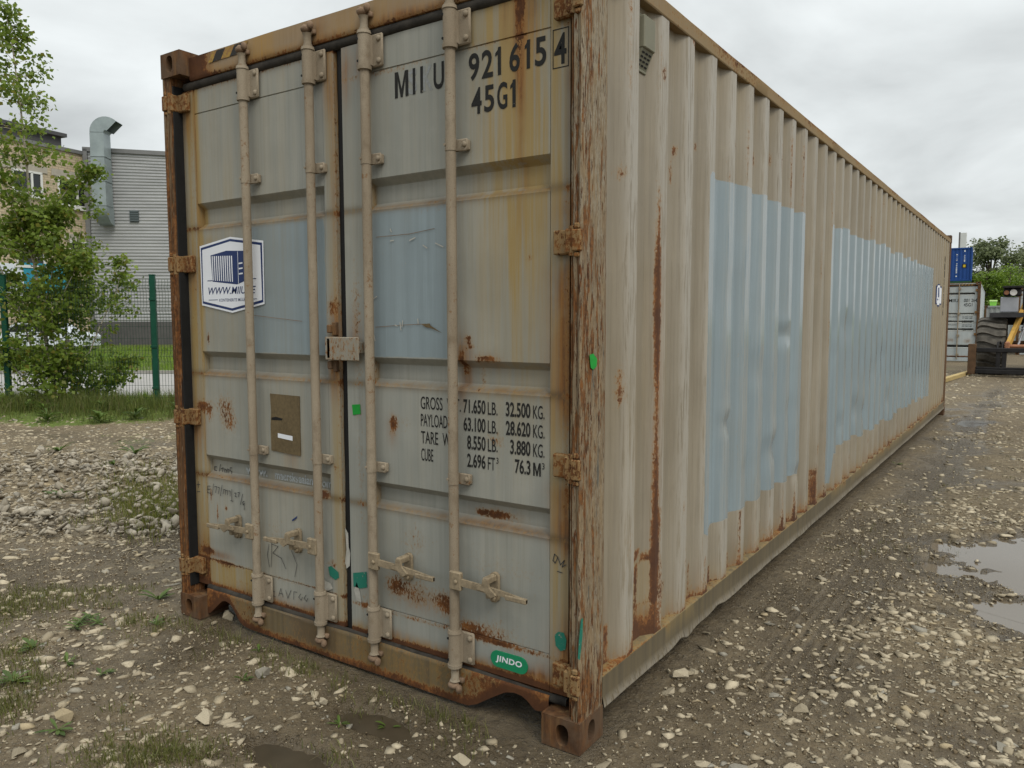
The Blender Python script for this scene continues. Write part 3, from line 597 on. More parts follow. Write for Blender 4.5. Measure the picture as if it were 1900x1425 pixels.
# lock plate across the gap, with hasps
m = MB(); m.box(-1.302, -1.096, .020, .028, 1.388, 1.490, .004); m.box(-1.29, -1.27, .02, .066, 1.395, 1.485, .003); m.box(-1.118, -1.10, .028, .068, 1.42, 1.47, .003); m.build('lock_plate', MT['lockplate'], DR)
m = MB()
for zc_ in (1.525, 1.365): m = MB(); m.box(-1.302, -1.278, .03, .068, zc_-.018, zc_+.018, .004); m.box(-1.284, -1.262, .045, .068, zc_-.03, zc_+.03, .004); m.build('lock_hasp', MT['rust'], DL)
YF = .0655
def polyM(x, z, w, h, s): return (([(x, z), (x+s, z), (x+s, z+h*.72), (x+w*.5-s*.35, z), (x+w*.5+s*.35, z), (x+w-s, z+h*.72), (x+w-s, z), (x+w, z), (x+w, z+h), (x+w-s*1.15, z+h), (x+w*.5, z+h*.32), (x+s*1.15, z+h), (x, z+h)]), [(0, 1, 2, 11, 12), (2, 3, 10, 11), (3, 4, 10), (4, 5, 9, 10), (5, 6, 7, 8, 9)])
def poly1(x, z, w, h, s): return ([(x+w-s, z), (x+w, z), (x+w, z+h), (x+w-s*.85, z+h), (x+w-s, z+h*.90), (x, z+h*.80), (x, z+h*.68), (x+w-s, z+h*.74)], [(0, 1, 2, 3, 4, 7), (4, 5, 6, 7)])
# registration number
t_ = []
for ch, x0, w_ in (('M', -.911, .073), ('I', -.815, .014), ('I', -.775, .014), ('U', -.706, .052)): t_.append(polyM(x0, 2.459, w_, .102, .016) if ch == 'M' else text(ch, x0, 2.459, w_, .102, .02) if ch != 'I' else poly([(x0, 2.459), (x0+w_, 2.459), (x0+w_, 2.561), (x0, 2.561)]))
for ch, x0, w_ in (('9', -.534, .050), ('2', -.473, .052), ('1', -.410, .026), ('6', -.346, .046), ('1', -.279, .023), ('5', -.235, .047)): t_.append(text(ch, x0, 2.462, w_, .101, .02) if ch != '1' else poly1(x0, 2.462, w_, .101, .0145))
for ch, x0, w_ in (('4', -.522, .048), ('5', -.462, .046), ('G', -.402, .046), ('1', -.343, .024)): t_.append(text(ch, x0, 2.337, w_, .098, .02) if ch != '1' else poly1(x0, 2.337, w_, .098, .0145))
words('number_lettering', [t_[:3], t_[3:4], t_[4:7], t_[7:10], t_[10:]], -.0014, MT['wornletter'], DR)
fw = .0035; bx0, bx1, bz0, bz1 = -.160, -.094, 2.440, 2.574
flat('check_digit_lettering', [text('4', -.154, 2.452, .050, .106, .02)]+[poly(p) for p in ([(bx0, bz0), (bx1, bz0), (bx1, bz0+fw), (bx0, bz0+fw)], [(bx0, bz1-fw), (bx1, bz1-fw), (bx1, bz1), (bx0, bz1)], [(bx0, bz0), (bx0+fw, bz0), (bx0+fw, bz1), (bx0, bz1)], [(bx1-fw, bz0), (bx1, bz0), (bx1, bz1), (bx1-fw, bz1)])], .0662, MT['wornletter'], DR)
flat('peeled_lettering', [text('S', -.842, 2.462, .05, .098, .02), text('K', -.760, 2.462, .05, .098, .02)], -.0009, MT['ghost2'], DR)
rows = [('GROSS  WT.', .208, '71.650', 'LB.', '32.500', 'KG.'), ('PAYLOAD', .140, '63.100', 'LB.', '28.620', 'KG.'), ('TARE  WT.', .185, '8.550', 'LB.', '3.880', 'KG.'), ('CUBE', .064, '2.696', 'FT', '76.3', 'M')]
t_ = []
for i, (a, wa, b, ub, c_, uc) in enumerate(rows):
    z = 1.199-.0715*i; t_.append(text(a, -.793, z, wa, .052, .004)); wb = .108 if len(b) == 6 else .090; wc = .112 if len(c_) == 6 else (.092 if len(c_) == 5 else .070)
    t_.append(text(b, -.463-wb, z-.002, wb, .056, .022)); t_.append(text(ub, -.452, z-.002, .046 if ub != 'FT' else .034, .050, .004)); t_.append(text(c_, -.255-wc, z-.002, wc, .056, .022)); t_.append(text(uc, -.243, z-.002, .050, .050, .004) if uc != 'M' else polyM(-.243, z-.002, .034, .050, .007))
    if i == 3: t_.append(text('3', -.412, z+.026, .010, .024, .005)); t_.append(text('3', -.203, z+.026, .010, .024, .005))
words('weight_lettering', [[q_] for q_ in t_], -.0014, MT['wornletter'], DR)
# maker's plate
cx_, cz_, hw, hh = -.3525, .236, .087, .0335
cap = [(cx_+(hw-hh)*(1 if math.cos(a) > 0 else -1)+hh*math.cos(a), cz_+hh*math.sin(a)) for a in np.linspace(-math.pi/2, 1.5*math.pi, 28, endpoint=False)]
m = MB(); m.prism(cap, 1, .0645, .0685); m.k = 1; vs_, fs_ = text('JINDO', cx_-.062, cz_-.015, .124, .031, .03, .12, 1.1); m.add([(a, .0638, b) for a, b in vs_], fs_); m.build('maker_plate', [MT['jgreen'], MT['white']], DR, fix=False)
# badge on the left leaf (white shield, navy border, container drawing, lettering)
def badge(cx, hw_, zt, zs, zsb, zb, k): return [(cx-hw_+k, zs-k*.9), (cx, zt-k), (cx+hw_-k, zs-k*.9), (cx+hw_-k*.7-.004, zsb+k*.9), (cx, zb+k), (cx-hw_+k*.7+.004, zsb+k*.9)]
bc = -2.008; hw_ = .251
P_ = [(*poly(badge(bc, hw_, 1.971, 1.938, 1.640, 1.600, 0)), 0, 0), (*poly(badge(bc, hw_, 1.971, 1.938, 1.640, 1.600, .010)), 1, 1), (*poly(badge(bc, hw_, 1.971, 1.938, 1.640, 1.600, .022)), 0, 2)]
P_.append((*poly([(-2.168, 1.888), (-2.04, 1.905), (-1.905, 1.898), (-1.905, 1.752), (-1.962, 1.738), (-2.158, 1.757)]), 1, 3))
for k in range(10):
    x0 = -2.158+k*.0172; P_.append((*poly([(x0, 1.884-.0006*k), (x0+.0088, 1.884-.0006*k), (x0+.0098, 1.762-.0012*k), (x0+.0028, 1.763-.0012*k)]), 0, 4))
for zz in (1.835, 1.81, 1.785): P_.append((*poly([(-1.945, zz), (-1.915, zz+.002), (-1.915, zz+.009), (-1.945, zz+.007)]), 0, 4))
P_.append((*poly([(-1.9515, 1.74), (-1.9485, 1.74), (-1.9485, 1.897), (-1.9515, 1.897)]), 0, 4))
for a, b in ((-2.20, -2.160), (-1.90, -1.815)): P_.append((*poly([(a, 1.760), (b, 1.760), (b, 1.764), (a, 1.764)]), 1, 3))
for a, b in ((-2.195, -2.12), (-1.89, -1.815)): P_.append((*poly([(a, 1.664), (b, 1.664), (b, 1.667), (a, 1.667)]), 1, 3))
P_.append((*text('WWW.MIIU.EE', -2.195, 1.692, .375, .036, .012, .25), 1, 3)); P_.append((*text('KONTEINERITE MÜÜK', -2.108, 1.656, .21, .018, .004), 1, 3))
flat('badge_sticker', P_, .0650, None, DL, [MT['white'], MT['navy']])
# board with label strip
m = MB(); m.prism([(-1.741, 1.213), (-1.735, 1.13), (-1.742, 1.06), (-1.741, .938), (-1.64, .934), (-1.533, .930), (-1.532, 1.211)], 1, .0655, .0695); m.k = 1; m.add([(-1.69, .0650, 1.005), (-1.585, .0650, .998), (-1.585, .0650, 1.020), (-1.69, .0650, 1.026)], [(0, 1, 2, 3)])
m.k = 2
m.add([(-1.735, .0650, 1.086), (-1.66, .0650, 1.089), (-1.65, .0650, 1.098), (-1.70, .0650, 1.104), (-1.732, .0650, 1.098)], [(0, 1, 2, 3, 4)])
m.build('plywood_board', [MT['board'], MT['white'], MT['gasket']], DL)
# ghost web address in the pressed band, pen marks, tape, peeled film
words('ghost_lettering', [[text('www.', -1.99, .792, .17, .030, .03)], [text('maersksealand.com', -1.765, .790, .40, .042, .022)]], .1020, MT['ghost'], DL)
strokes('pen_mark', [[(402, 866), (398, 866), (398, 872), (402, 873), (402, 878), (398, 880)], [(409, 862), (405, 884)], [(410, 870), (414, 868), (413, 874), (411, 879), (415, 879)], [(417, 870), (420, 872), (419, 878), (416, 877), (417, 870)], [(422, 870), (425, 872), (424, 879), (421, 878), (422, 870)], [(430, 868), (427, 868), (427, 873), (430, 875), (429, 880), (426, 881)]], .0042, .1020, MT['pen'], DL)
strokes('pen_mark', [[(390, 902), (385, 902), (385, 914), (390, 915)], [(385, 908), (389, 908)], [(396, 898), (394, 918)], [(398, 903), (402, 903), (400, 914)], [(404, 904), (407, 905), (405, 916)], [(412, 900), (409, 920)], [(414, 916), (415, 908), (418, 909), (418, 917)], [(418, 910), (422, 910), (422, 918)], [(424, 911), (427, 911), (427, 920)], [(430, 908), (430, 929)], [(428, 929), (432, 930)], [(435, 915), (438, 915), (436, 921), (439, 922)], [(441, 914), (444, 914), (442, 922)], [(450, 917), (446, 936)], [(453, 930), (450, 932), (451, 937), (453, 934), (453, 946)],
    [(368, 893), (368, 905)], [(365, 899), (371, 899)], [(366, 912), (371, 912)]], .0038, .0655, MT['pen'], DL)
strokes('scratched_mark', [[(499, 1010), (496, 1030), (500, 1052)], [(504, 1008), (503, 1052)], [(503, 1009), (516, 1014), (506, 1026)], [(506, 1026), (522, 1036), (530, 1055)], [(540, 1020), (551, 1048), (547, 1070)], [(505, 1090), (504, 1104), (511, 1107)], [(504, 1097), (510, 1098)], [(517, 1106), (521, 1092), (525, 1108)], [(519, 1101), (524, 1102)], [(530, 1095), (534, 1110), (540, 1095)], [(545, 1112), (545, 1098), (551, 1099)], [(558, 1102), (554, 1108), (559, 1114), (561, 1108)], [(568, 1104), (564, 1110), (569, 1116), (571, 1110)]], .0028, .0655, MT['pen'], DL)
strokes('pen_mark', [[(1029, 1028), (1026, 1040), (1030, 1045), (1035, 1034), (1029, 1028)], [(1035, 1035), (1040, 1048), (1047, 1040), (1043, 1052), (1050, 1048)], [(1034, 1060), (1043, 1063)]], .0032, .0640, MT['pen'], DR)
def patchpx(name, px, y, mat, parent): return flat(name, [poly([(p[0], p[2]) for p in (on(1, y, *q) for q in px)])], y, mat, parent)
patchpx('green_tape', [(653, 751), (668, 750), (669, 768), (655, 770)], .0640, MT['tape'], DR)
patchpx('teal_paint_smear', [(655, 1063), (680, 1061), (681, 1090), (668, 1092), (656, 1088)], .0640, MT['tealp'], DR)
patchpx('teal_paint_smear', [(609, 1052), (614, 1050), (628, 1062), (629, 1072), (622, 1076), (612, 1068)], .0640, MT['tealp'], DL)
patchpx('teal_paint_smear', [(1029, 1178), (1036, 1172), (1046, 1174), (1051, 1188), (1049, 1206), (1040, 1208), (1031, 1198)], .0640, MT['tealp'], DR)
patchpx('peeled_film', [(657, 1095), (662, 1080), (668, 1100), (671, 1118), (662, 1114)], .0640, MT['peel'], DR)
patchpx('peeled_film', [(598, 1070), (604, 1078), (613, 1082), (618, 1092), (608, 1096), (597, 1094)], .0640, MT['peel'], DL)
patchpx('peeled_film', [(640, 978), (646, 990), (647, 1015), (650, 1026), (649, 1050), (643, 1055), (640, 1042), (643, 1020)], .0775, MT['peel'], DR)
patchpx('blue_pen_mark', [(541, 965), (552, 957), (550, 962), (543, 967)], .0655, MT['navy'], DL)
# scratches and a torn strip on the blue square of the right leaf
strokes('scratched_mark', [[(697, 607), (748, 603), (790, 601)], [(698, 440), (760, 434), (806, 424)], [(470, 585), (560, 596)]], .0022, .0658, MT['cam'], DR)
patchpx('torn_film', [(782, 602), (797, 600), (799, 604), (820, 618), (800, 609), (790, 607)], .0655, MT['board'], DR)
strokes('scratched_film', [[(724, 425), (726, 430)], [(760, 446), (770, 441)], [(724, 447), (730, 446)], [(808, 451), (822, 458)], [(692, 555), (699, 550)], [(742, 598), (744, 612)], [(747, 595), (746, 606)], [(733, 603), (737, 605)], [(775, 592), (776, 600)], [(694, 622), (696, 632)], [(785, 455), (792, 460)]], .0045, .0655, MT['peel'], DR)

# ---- long side
Z0, Z1 = .228, 2.776
def ridge_id(y): return np.floor((y-FIRST+.105)/PITCH_)
def hsh(i, s=0): return np.mod(np.sin(i*12.9898+s*78.233)*43758.5453, 1)
pr = refine(corrug(.20, CL-.195), .036); zs = frange(Z0, Z1, .021)
yy = np.array([p[0] for p in pr]); dd = np.array([p[1] for p in pr])
Yg, Zg = np.meshgrid(yy, zs, indexing='ij'); Dg = np.repeat(dd[:, None], len(zs), 1)
Xg = -.006-DEP*Dg
dents = [(1353, 787, .05, .016), (1461, 622, .05, .016), (1441, 828, .07, .018), (1425, 850, .08, .010), (1480, 880, .05, .012), (1392, 868, .06, .008), (1575, 605, .12, .012), (1590, 760, .1, .016), (1605, 765, .09, .014), (1650, 740, .1, .012), (1640, 660, .1, .010), (1560, 790, .08, .012), (1548, 660, .06, .006), (1410, 690, .09, .007), (1685, 700, .12, .01), (1620, 690, .1, .008), (1365, 560, .16, .006), (1470, 760, .08, .01)]
for u, v, r_, a_ in dents:
    c = on(0, 0, u, v); Xg = Xg-a_*np.exp(-((Yg-c[1])/(r_*1.3))**2-((Zg-c[2])/r_)**2)*(1-.35*Dg)
    Xg = Xg+.35*a_*np.exp(-((Yg-c[1])/(r_*1.3))**2-((Zg-c[2]-r_*1.5)/r_)**2)
Xg += .0028*fbm(Yg, Zg*.6, 1.3, 4)*(.5+Dg*.5)+.0012*fbm(Yg, Zg, 7, 6)
rid = ridge_id(Yg); j1, j2 = hsh(rid, 1)-.5, hsh(rid, 2)-.5
top = 2.245+.03*j1+.012*fbm(Yg, Zg*0, 9, 2); bot = .535+.05*j2+.03*fbm(Yg, Zg*0, 6, 3)
# on(…) of the left lower tail of the second patch
sd1 = np.minimum(np.minimum(Yg-1.222, 3.035-Yg), np.minimum(Zg-bot+.02*(rid < 5), top-Zg))
bot2 = np.where(Yg < 4.0, .30, .53)+.07*j2+.04*fbm(Yg, Zg*0, 4, 7); top2 = 2.255+.05*j1+.02*fbm(Yg, Zg*0, 6, 9)
sd2 = np.minimum(np.minimum(Yg-3.735, 10.02+.06*fbm(Zg, Yg*0, 5, 3)-Yg), np.minimum(Zg-bot2, top2-Zg))
Pp = .5+np.clip(np.maximum(sd1, sd2), -.3, .3)
low = sst(Z0+.16, Z0, Zg); outer = 1-np.clip(Dg*1.6, 0, 1); inner = np.clip(Dg*1.4-.3, 0, 1)
rr = hsh(rid, 5)
rust = .27*low*(.25+.9*rr)*(.4+.6*np.clip(fbm(Yg*2, Zg, 5, 2)+.4, 0, 1))+.22*sst(Z0+.03, Z0, Zg)
def yz(px): c = on(0, -.02, *px); return c[1], c[2]
# the long streak on the second ridge, and box shaped repairs near the bottom
rust += .46*gs(Yg-.658, .017)*sst(.2, .5, Zg)*(sst(1.98, 1.7, Zg)+.25*sst(2.3, 1.9, Zg))*(.78+.3*fbm(Zg, Yg*0, 3, 8))+.34*gs(Yg-.668, .035)*gs(Zg-.50, .28)
rust += .50*(np.abs(Yg-.555) < .085)*gs(Zg-(.585+.02*np.sin(Yg*60)), .014)+.48*sst(.38, .26, Zg)*gs(Yg-.56, .10)+.30*gs(Yg-.53, .02)*gs(Zg-.45, .14)+.2*(np.abs(Yg-.555) < .08)*gs(Zg-.38, .015)
rust += .45*gs(Yg-.235, .02)*gs(Zg-.52, .06)+.22*gs(Yg-.26, .04)*sst(.5, .3, Zg)
rust += .40*gs(Yg-3.42, .05)*gs(Zg-.36, .12)+.35*gs(Yg-3.42, .10)*gs(Zg-.47, .012)+.30*gs(Yg-2.3, .03)*gs(Zg-.42, .10)*outer
for u, v, a_, h_ in ((1230, 140, .42, .03), (1258, 280, .36, .03), (1298, 272, .34, .02), (1252, 320, .34, .06), (1370, 265, .33, .07), (1405, 295, .36, .05), (1435, 295, .33, .05), (1282, 75, .36, .02), (1640, 375, .33, .15), (1603, 400, .36, .2), (1618, 420, .33, .15), (1660, 660, .25, .1), (1150, 700, .25, .05), (1152, 735, .33, .04), (1190, 360, .34, .012), (1605, 870, .3, .1), (1152, 320, .34, .03)):
    c = on(0, -.02, u, v); rust += a_*np.exp(-((Yg-c[1])/.022)**2-((Zg-c[2])/h_)**2)
rust += .27*gs(np.mod(Yg-FIRST, PITCH_)-.002, .006)*np.clip(fbm(rid*3.1, Zg, 1.8, 12)+.15, 0, 1)*1.7*(1-(Pp > .5))+.24*gs(np.mod(Yg-FIRST, PITCH_)-.07, .007)*np.clip(fbm(rid*2.3, Zg, 2.4, 13), 0, 1)*1.6*(1-(Pp > .5))
for i in range(44):
    k0 = FIRST+i*PITCH_; h0 = hsh(i, 21); h1 = hsh(i, 22); h2 = hsh(i, 23)
    for off, hh_, aa in ((-.085-.03*h0, .30+.28*h1, .30), (.10+.03*h1, .27+.2*h2, .26), (.035, .36+.5*h0, .20*h2+.08)):
        rust += aa*(np.exp(-((Yg-k0-off)/.017)**2)*(sst(hh_+.012, hh_, Zg)*sst(hh_-.16, hh_-.01, Zg)))
rust += .14*sst(Z0+.35, Z0+.05, Zg)*gs(np.mod(Yg-FIRST, PITCH_)-.035, .03)*np.clip(fbm(rid*2.9, Zg, 4, 31)+.3, 0, 1)
rust = rust*(1-.8*(Pp > .5))
yel = .22*inner*sst(2.45, 2.76, Zg)+.22*low+.45*(np.abs(Yg-.56) < .09)*sst(.60, .57, Zg)+.18*np.clip(fbm(rid*1.7, Zg, 1.2, 5), 0, 1)+.35*gs(Yg-6.8, 1.0)*sst(2.1, 2.4, Zg)*.6+.25*sst(9, 11, Yg)
grm = .10*low*inner+.05
scf = outer*(.25+.75*np.clip(fbm(rid*2.7, Zg, 1.6, 3)+.55, 0, 1))*sst(3.9, 2.0, Yg)+outer*.3
stn = .75*(np.abs(Yg-.56) < .085)*sst(.40, .30, Zg)+.5*gs(Yg-.66, .03)*sst(.2, .5, Zg)*sst(2.0, 1.6, Zg)+.45*sst(Z0+.07, Z0, Zg)*(.4+.6*rr)+.4*gs(Yg-.24, .03)*gs(Zg-.42, .12)+.30*gs(np.mod(Yg-FIRST, PITCH_)+.03-PITCH_, .03)*sst(.5, .25, Zg)*hsh(rid, 41)+.35*gs(Yg-3.4, .12)*sst(.55, .45, Zg)
stn = stn*(1-.85*(Pp > .5))
gridmesh('side_panel', np.stack([Xg, Yg, Zg], -1), MT['side'], BOX, 22, {'S': np.clip(stn, 0, 1).ravel(), 'A': np.clip(stack3(yel, rust, grm), 0, 1).reshape(-1, 3), 'P': Pp.ravel(), 'W': np.clip(scf, 0, 1).ravel()})
# rails of the right side
ys = frange(.178, CL-.178, .05); prof = [(-.07, 2.772), (-.004, 2.772), (-.001, 2.777), (-.001, 2.834), (-.006, 2.840), (-.07, 2.840)]
P = np.array([[(x+.002*fbm(np.array(y), np.array(z*3), 2.5, 3), y, z+.003*fbm(np.array(y), np.array(0.), 1.5, 4)) for y in ys] for x, z in prof])
A = stack3(.35+.3*fbm(P[..., 1], P[..., 2]*4, 2, 2), .08+.14*np.clip(fbm(P[..., 1], P[..., 2]*6, 3, 3), -.5, 1)+.1*(P[..., 2] > 2.83), .12)
gridmesh('top_side_rail', P, MT['toprail'], BOX, 30, {'A': np.clip(A, 0, 1).reshape(-1, 3)})
prof = [(-.06, .236), (-.012, .232), (-.004, .226), (-.0035, .222), (-.004, .148), (-.002, .140), (.003, .116), (.004, .108), (.0, .103), (-.06, .100)]
P = np.array([[(x, y, z) for y in frange(.178, CL-.178, .03)] for x, z in prof])
lowm = sst(.15, .11, P[..., 2])
P[..., 2] += lowm*(.004*np.clip(fbm(P[..., 1], P[..., 1]*0, 2.2, 5), -1, 1)+.012*gs(P[..., 1]-.92, .05)-.012*gs(P[..., 1]-1.02, .05)+.014*gs(P[..., 1]-1.42, .06)); P[..., 0] += lowm*.008*fbm(P[..., 1], P[..., 1]*0, 2.8, 8)+.002*fbm(P[..., 1], P[..., 2]*5, 2, 4)
P[..., 2] += .006*fbm(P[..., 1], P[..., 1]*0, .6, 15)
led = (P[..., 2] > .222)*1.0
A = stack3(.15+.25*led, .07*np.clip(fbm(P[..., 1], P[..., 2]*4, 2, 3), 0, 1)+.34*led*np.clip(.5+fbm(P[..., 1], P[..., 0]*9, 3.6, 6), 0, 1), .30*(1-led)+.25*lowm*np.clip(fbm(P[..., 1], P[..., 2]*3, 1.1, 9)+.3, 0, 1))
gridmesh('bottom_side_rail', P, MT['rail'], BOX, 35, {'A': np.clip(A, 0, 1).reshape(-1, 3), 'W': (lowm*.8).ravel()})
# hidden sides, roof, front wall, floor
pr2 = refine(corrug(.20, CL-.195), .2); P = np.array([[(-CW+.006+DEP*d, y, z) for z in (Z0, Z1)] for y, d in pr2]); gridmesh('side_panel', P, MT['side'], BOX, 22)
m = MB(); m.box(-CW+.004, -CW+.07, .178, CL-.178, 2.772, 2.84, .003); m.build('top_side_rail', MT['toprail'], BOX)
m = MB(); m.box(-CW+.004, -CW+.06, .178, CL-.178, .10, .236, .003); m.build('bottom_side_rail', MT['rail'], BOX)
P = np.array([[(x, y, 2.832+.012*(k % 4 in (1, 2))) for x in (-CW+.05, -.05)] for k, y in enumerate(frange(.18, CL-.18, .06))]); gridmesh('roof_panel', P, MT['toprail'], BOX, 22)
P = np.array([[(x, CL-.03-.04*(k % 4 in (1, 2)), z) for z in (.1, 2.8)] for k, x in enumerate(frange(-CW+.12, -.12, .07))]); gridmesh('front_wall', P, MT['side'], BOX, 22)
m = MB(); m.box(-CW+.06, -.06, .16, CL-.05, .12, .15); m.build('floor_panel', MT['board'], BOX)
# ventilator
m = MB(); m.box(-.044, -.036, .452, .572, 2.525, 2.745, .002); m.box(-.040, .002, .472, .572, 2.600, 2.722, .004)
for k in range(5):
    z = 2.545+k*.009
m.prism([(-.040, 2.600), (-.006, 2.600), (-.036, 2.535), (-.040, 2.535)], 1, .474, .570)
m.build('ventilator', plain('olive_plastic_ventilator', (.17, .165, .12), .6, 0, .12, 20), BOX)
m = MB()
for k in range(4):
    for j in range(3): x0 = -.0105-k*.0063; z0 = 2.590-k*.0137; y0 = .480+j*.029; m.add([(x0+.0012, y0, z0), (x0+.0012, y0+.022, z0), (x0-.0028+.0012, y0+.022, z0-.0062), (x0-.0028+.0012, y0, z0-.0062)], [(0, 1, 2, 3)])
m.build('ventilator_slot', MT['gasket'], BOX, fix=False)
# decals on the side: badge and small number near the far end, following the corrugation
def sideX(y, off=.002): return -.006-DEP*depth_at(y)+off
def drape(name, y0, y1, z0, z1, fn, mats, n=40, nz=24, off=.003):
    m = MB(); ys_ = np.linspace(y0, y1, n+1); zs_ = np.linspace(z0, z1, nz+1)
    for i in range(n):
        for j in range(nz):
            k = fn((ys_[i]+ys_[i+1])/2, (zs_[j]+zs_[j+1])/2)
            if k is None: continue
            m.k = k; a, b = float(sideX(ys_[i], off)), float(sideX(ys_[i+1], off)); m.add([(a, ys_[i], zs_[j]), (b, ys_[i+1], zs_[j]), (b, ys_[i+1], zs_[j+1]), (a, ys_[i], zs_[j+1])], [(0, 1, 2, 3)])
    return m.build(name, mats, BOX, fix=False)
def bfn(y, z):
    c, h = 10.72, .31; u = (y-c)/h; t = 2.075-.035*abs(u); b = 1.742+.035*abs(u)
    if abs(u) > 1 or z > t or z < b: return None
    if abs(u) > .93 or z > t-.02 or z < b+.02: return 1
    if -.5 < u < .55 and 1.88 < z < 2.02: return 1 if int((u+.5)*22) % 2 or u > .2 else 0
    if -.7 < u < .7 and 1.83 < z < 1.855: return 1 if int((u+.7)*16) % 2 else 0
    return 0
drape('badge_sticker', 10.40, 11.04, 1.74, 2.08, bfn, [MT['white'], MT['navy']], 60, 40)
m = MB()
for k, ch in enumerate('MIIU'):
    m = MB(); vs_, fs_ = text(ch, 0, 0, .07, .10, .02); m.add([(float(sideX(11.28, .003)), 11.28+a, 2.42+b-.115*k) for a, b in vs_], fs_); m.build('number_lettering', MT['letter'], BOX, fix=False)
for k, ch in enumerate('9216'):
    m = MB(); vs_, fs_ = text(ch, 0, 0, .07, .10, .02); m.add([(float(sideX(11.28, .003)), 11.28+a, 1.93+b-.115*k+.03) for a, b in vs_], fs_); m.build('number_lettering', MT['letter'], BOX, fix=False)
# green tape on the post, teal smear
def patchside(name, px, x, mat):
    q = [on(0, x, *p) for p in px]; m = MB(); m.add([tuple(p) for p in q], [tuple(range(len(q)))]); return m.build(name, mat, BOX, fix=False)
patchside('green_tape', [(1094, 658), (1101, 656), (1108, 666), (1107, 680), (1101, 686), (1096, 682)], .0005, MT['tape'])
patchside('teal_paint_smear', [(1078, 1150), (1082, 1146), (1081, 1180), (1076, 1225), (1072, 1222), (1074, 1190)], .0008, MT['tealp'])

# ------------------------------------------------------------------ ground
PUD = [(1.66, 3.62, 1.0, 1.0, .055), (1.62, 2.50, .72, .55, .036), (-.80, -.22, .20, .09, .040), (-.80, -.58, .30, .09, .038), (.45, 11.4, .28, .6, .028)]
WLEV = -.026
fwd2 = np.array([CF[0], CF[1]]); fwd2 = fwd2/np.linalg.norm(fwd2); rt2 = np.array([fwd2[1], -fwd2[0]])
def cdepth(x, y): return (x-CAM[0])*fwd2[0]+(y-CAM[1])*fwd2[1]
def clat(x, y): return (x-CAM[0])*rt2[0]+(y-CAM[1])*rt2[1]
def cpt(lat, dep): p = np.array(CAM[:2])+rt2*lat+fwd2*dep; return p[0], p[1]
HC = on(2, 0, 150, 905); 
def height(x, y):
    x = np.asarray(x, float); y = np.asarray(y, float)
    near = sst(30, 14, np.hypot(x-CAM[0], y-CAM[1]))
    h = .013*fbm(x, y, .9, 21)+.008*fbm(x, y, 3.4, 25)+.004*fbm(x, y, 11, 29)
    h = np.maximum(h, -.014+.3*(h+.014))
    h = h+.0055*np.sin(x*2*math.pi/.05+.6*fbm(x, y, 2, 95))*sst(.22, .32, x)*sst(.75, .6, x)*sst(.6, 1.0, y)*sst(3.2, 2.4, y)*near-.010*gs(x-.48, .22)*sst(.5, 1.2, y)
    foot = sst(.10, .0, np.maximum(np.maximum(x-.0, -2.45-x), np.maximum(-y, y-12.25)))          # under the container
    h = h*(1-foot)-.004*foot
    h = h*near
    for cx, cy, rx, ry, d in PUD:
        q = np.hypot((x-cx)/rx, (y-cy)/ry)+.25*fbm(x, y, 2.3, 31)+.24*fbm(x, y, 7, 33)+.12*fbm(x, y, 19, 35); h = h-d*sst(1.12, .55, q)
    dp, lt = cdepth(x, y), clat(x, y)
    rid = gs(dp-(8.0+.5*fbm(x, y, .6, 3)), .75)*sst(-2.7, -3.4, lt); h = h+rid*(.05+.05*fbm(x, y, 2.2, 41))                     # rubble bank
    h = h+.10*gs(dp-12.7, .9)*sst(-3.5, -5, lt)                                                     # grassy bank at the fence
    return h
def wetness(x, y):
    w = .55*sst(.9, .1, x)*sst(.0, .4, x+.15)*sst(-.6, .6, y)*sst(16, 9, y)*(.55+.7*fbm(x, y, 1.3, 51)+.3*fbm(x, y, 5, 53))
    w = w+.45*sst(.5, 1.6, x)*sst(1.2, 2.0, y)*sst(7, 4.5, y)*(.6+.6*fbm(x, y, 2, 55))
    w = w+.62*gs(y+.25, .55)*sst(-2.9, -1.6, x)*sst(.5, 0, x)*(.7+.6*fbm(x, y, 1.6, 57))+.28*sst(.1, .55, fbm(x, y, .8, 59)+.3*fbm(x, y, 4, 58))*sst(2.5, .5, y)
    w = w+sst(.010, -.016, height(x, y))*.95
    return np.clip(w, 0, 1)
# sheet in rings round the camera: fine in front, coarse behind
fine = np.linspace(-R(62), R(62), 620); coarse = np.linspace(R(62), 2*math.pi-R(62), 60)[1:-1]
ang = np.concatenate([fine, coarse])+YAW; rr = np.concatenate([[.02], np.geomspace(.5, 26, 300), np.geomspace(26, 900, 50)[1:]])
AN, RR = np.meshgrid(ang, rr, indexing='ij'); GX = CAM[0]+RR*np.sin(AN); GY = CAM[1]+RR*np.cos(AN); GZ = height(GX, GY)
dp, lt = cdepth(GX, GY), clat(GX, GY)
beyond = sst(12.0, 12.8, dp+.4*fbm(GX, GY, .8, 61))*sst(-2.9, -3.6, lt)*sst(.35, -.4, GX+.0)
green = np.clip(beyond+.75*gs(dp-12.1, .7)*sst(-4, -6, lt)+.50*sst(.0, .5, fbm(GX, GY, .9, 63)+.35*fbm(GX, GY, 5, 64))*sst(-.2, -1.2, GX), 0, 1)
green = np.where(GY > 45, np.maximum(green, sst(45, 60, GY)), green)
tg = NT('gravel_ground'); G = tg.attr3('G')
nA = tg.noise(tg.vec(), 1.3, 5, .6); nB = tg.noise(tg.vec(), 16, 6, .65); nC = tg.noise(tg.vec(), 90, 5, .7)
c = tg.mix(tg.step(nA, .35, .65), (.172, .130, .074), (.245, .19, .113)); c = tg.mix(tg.step(nB, .38, .68), c, (.100, .073, .040)); c = tg.mix(tg.math('MULTIPLY', tg.step(nC, .45, .75), .6), c, (.20, .17, .125))
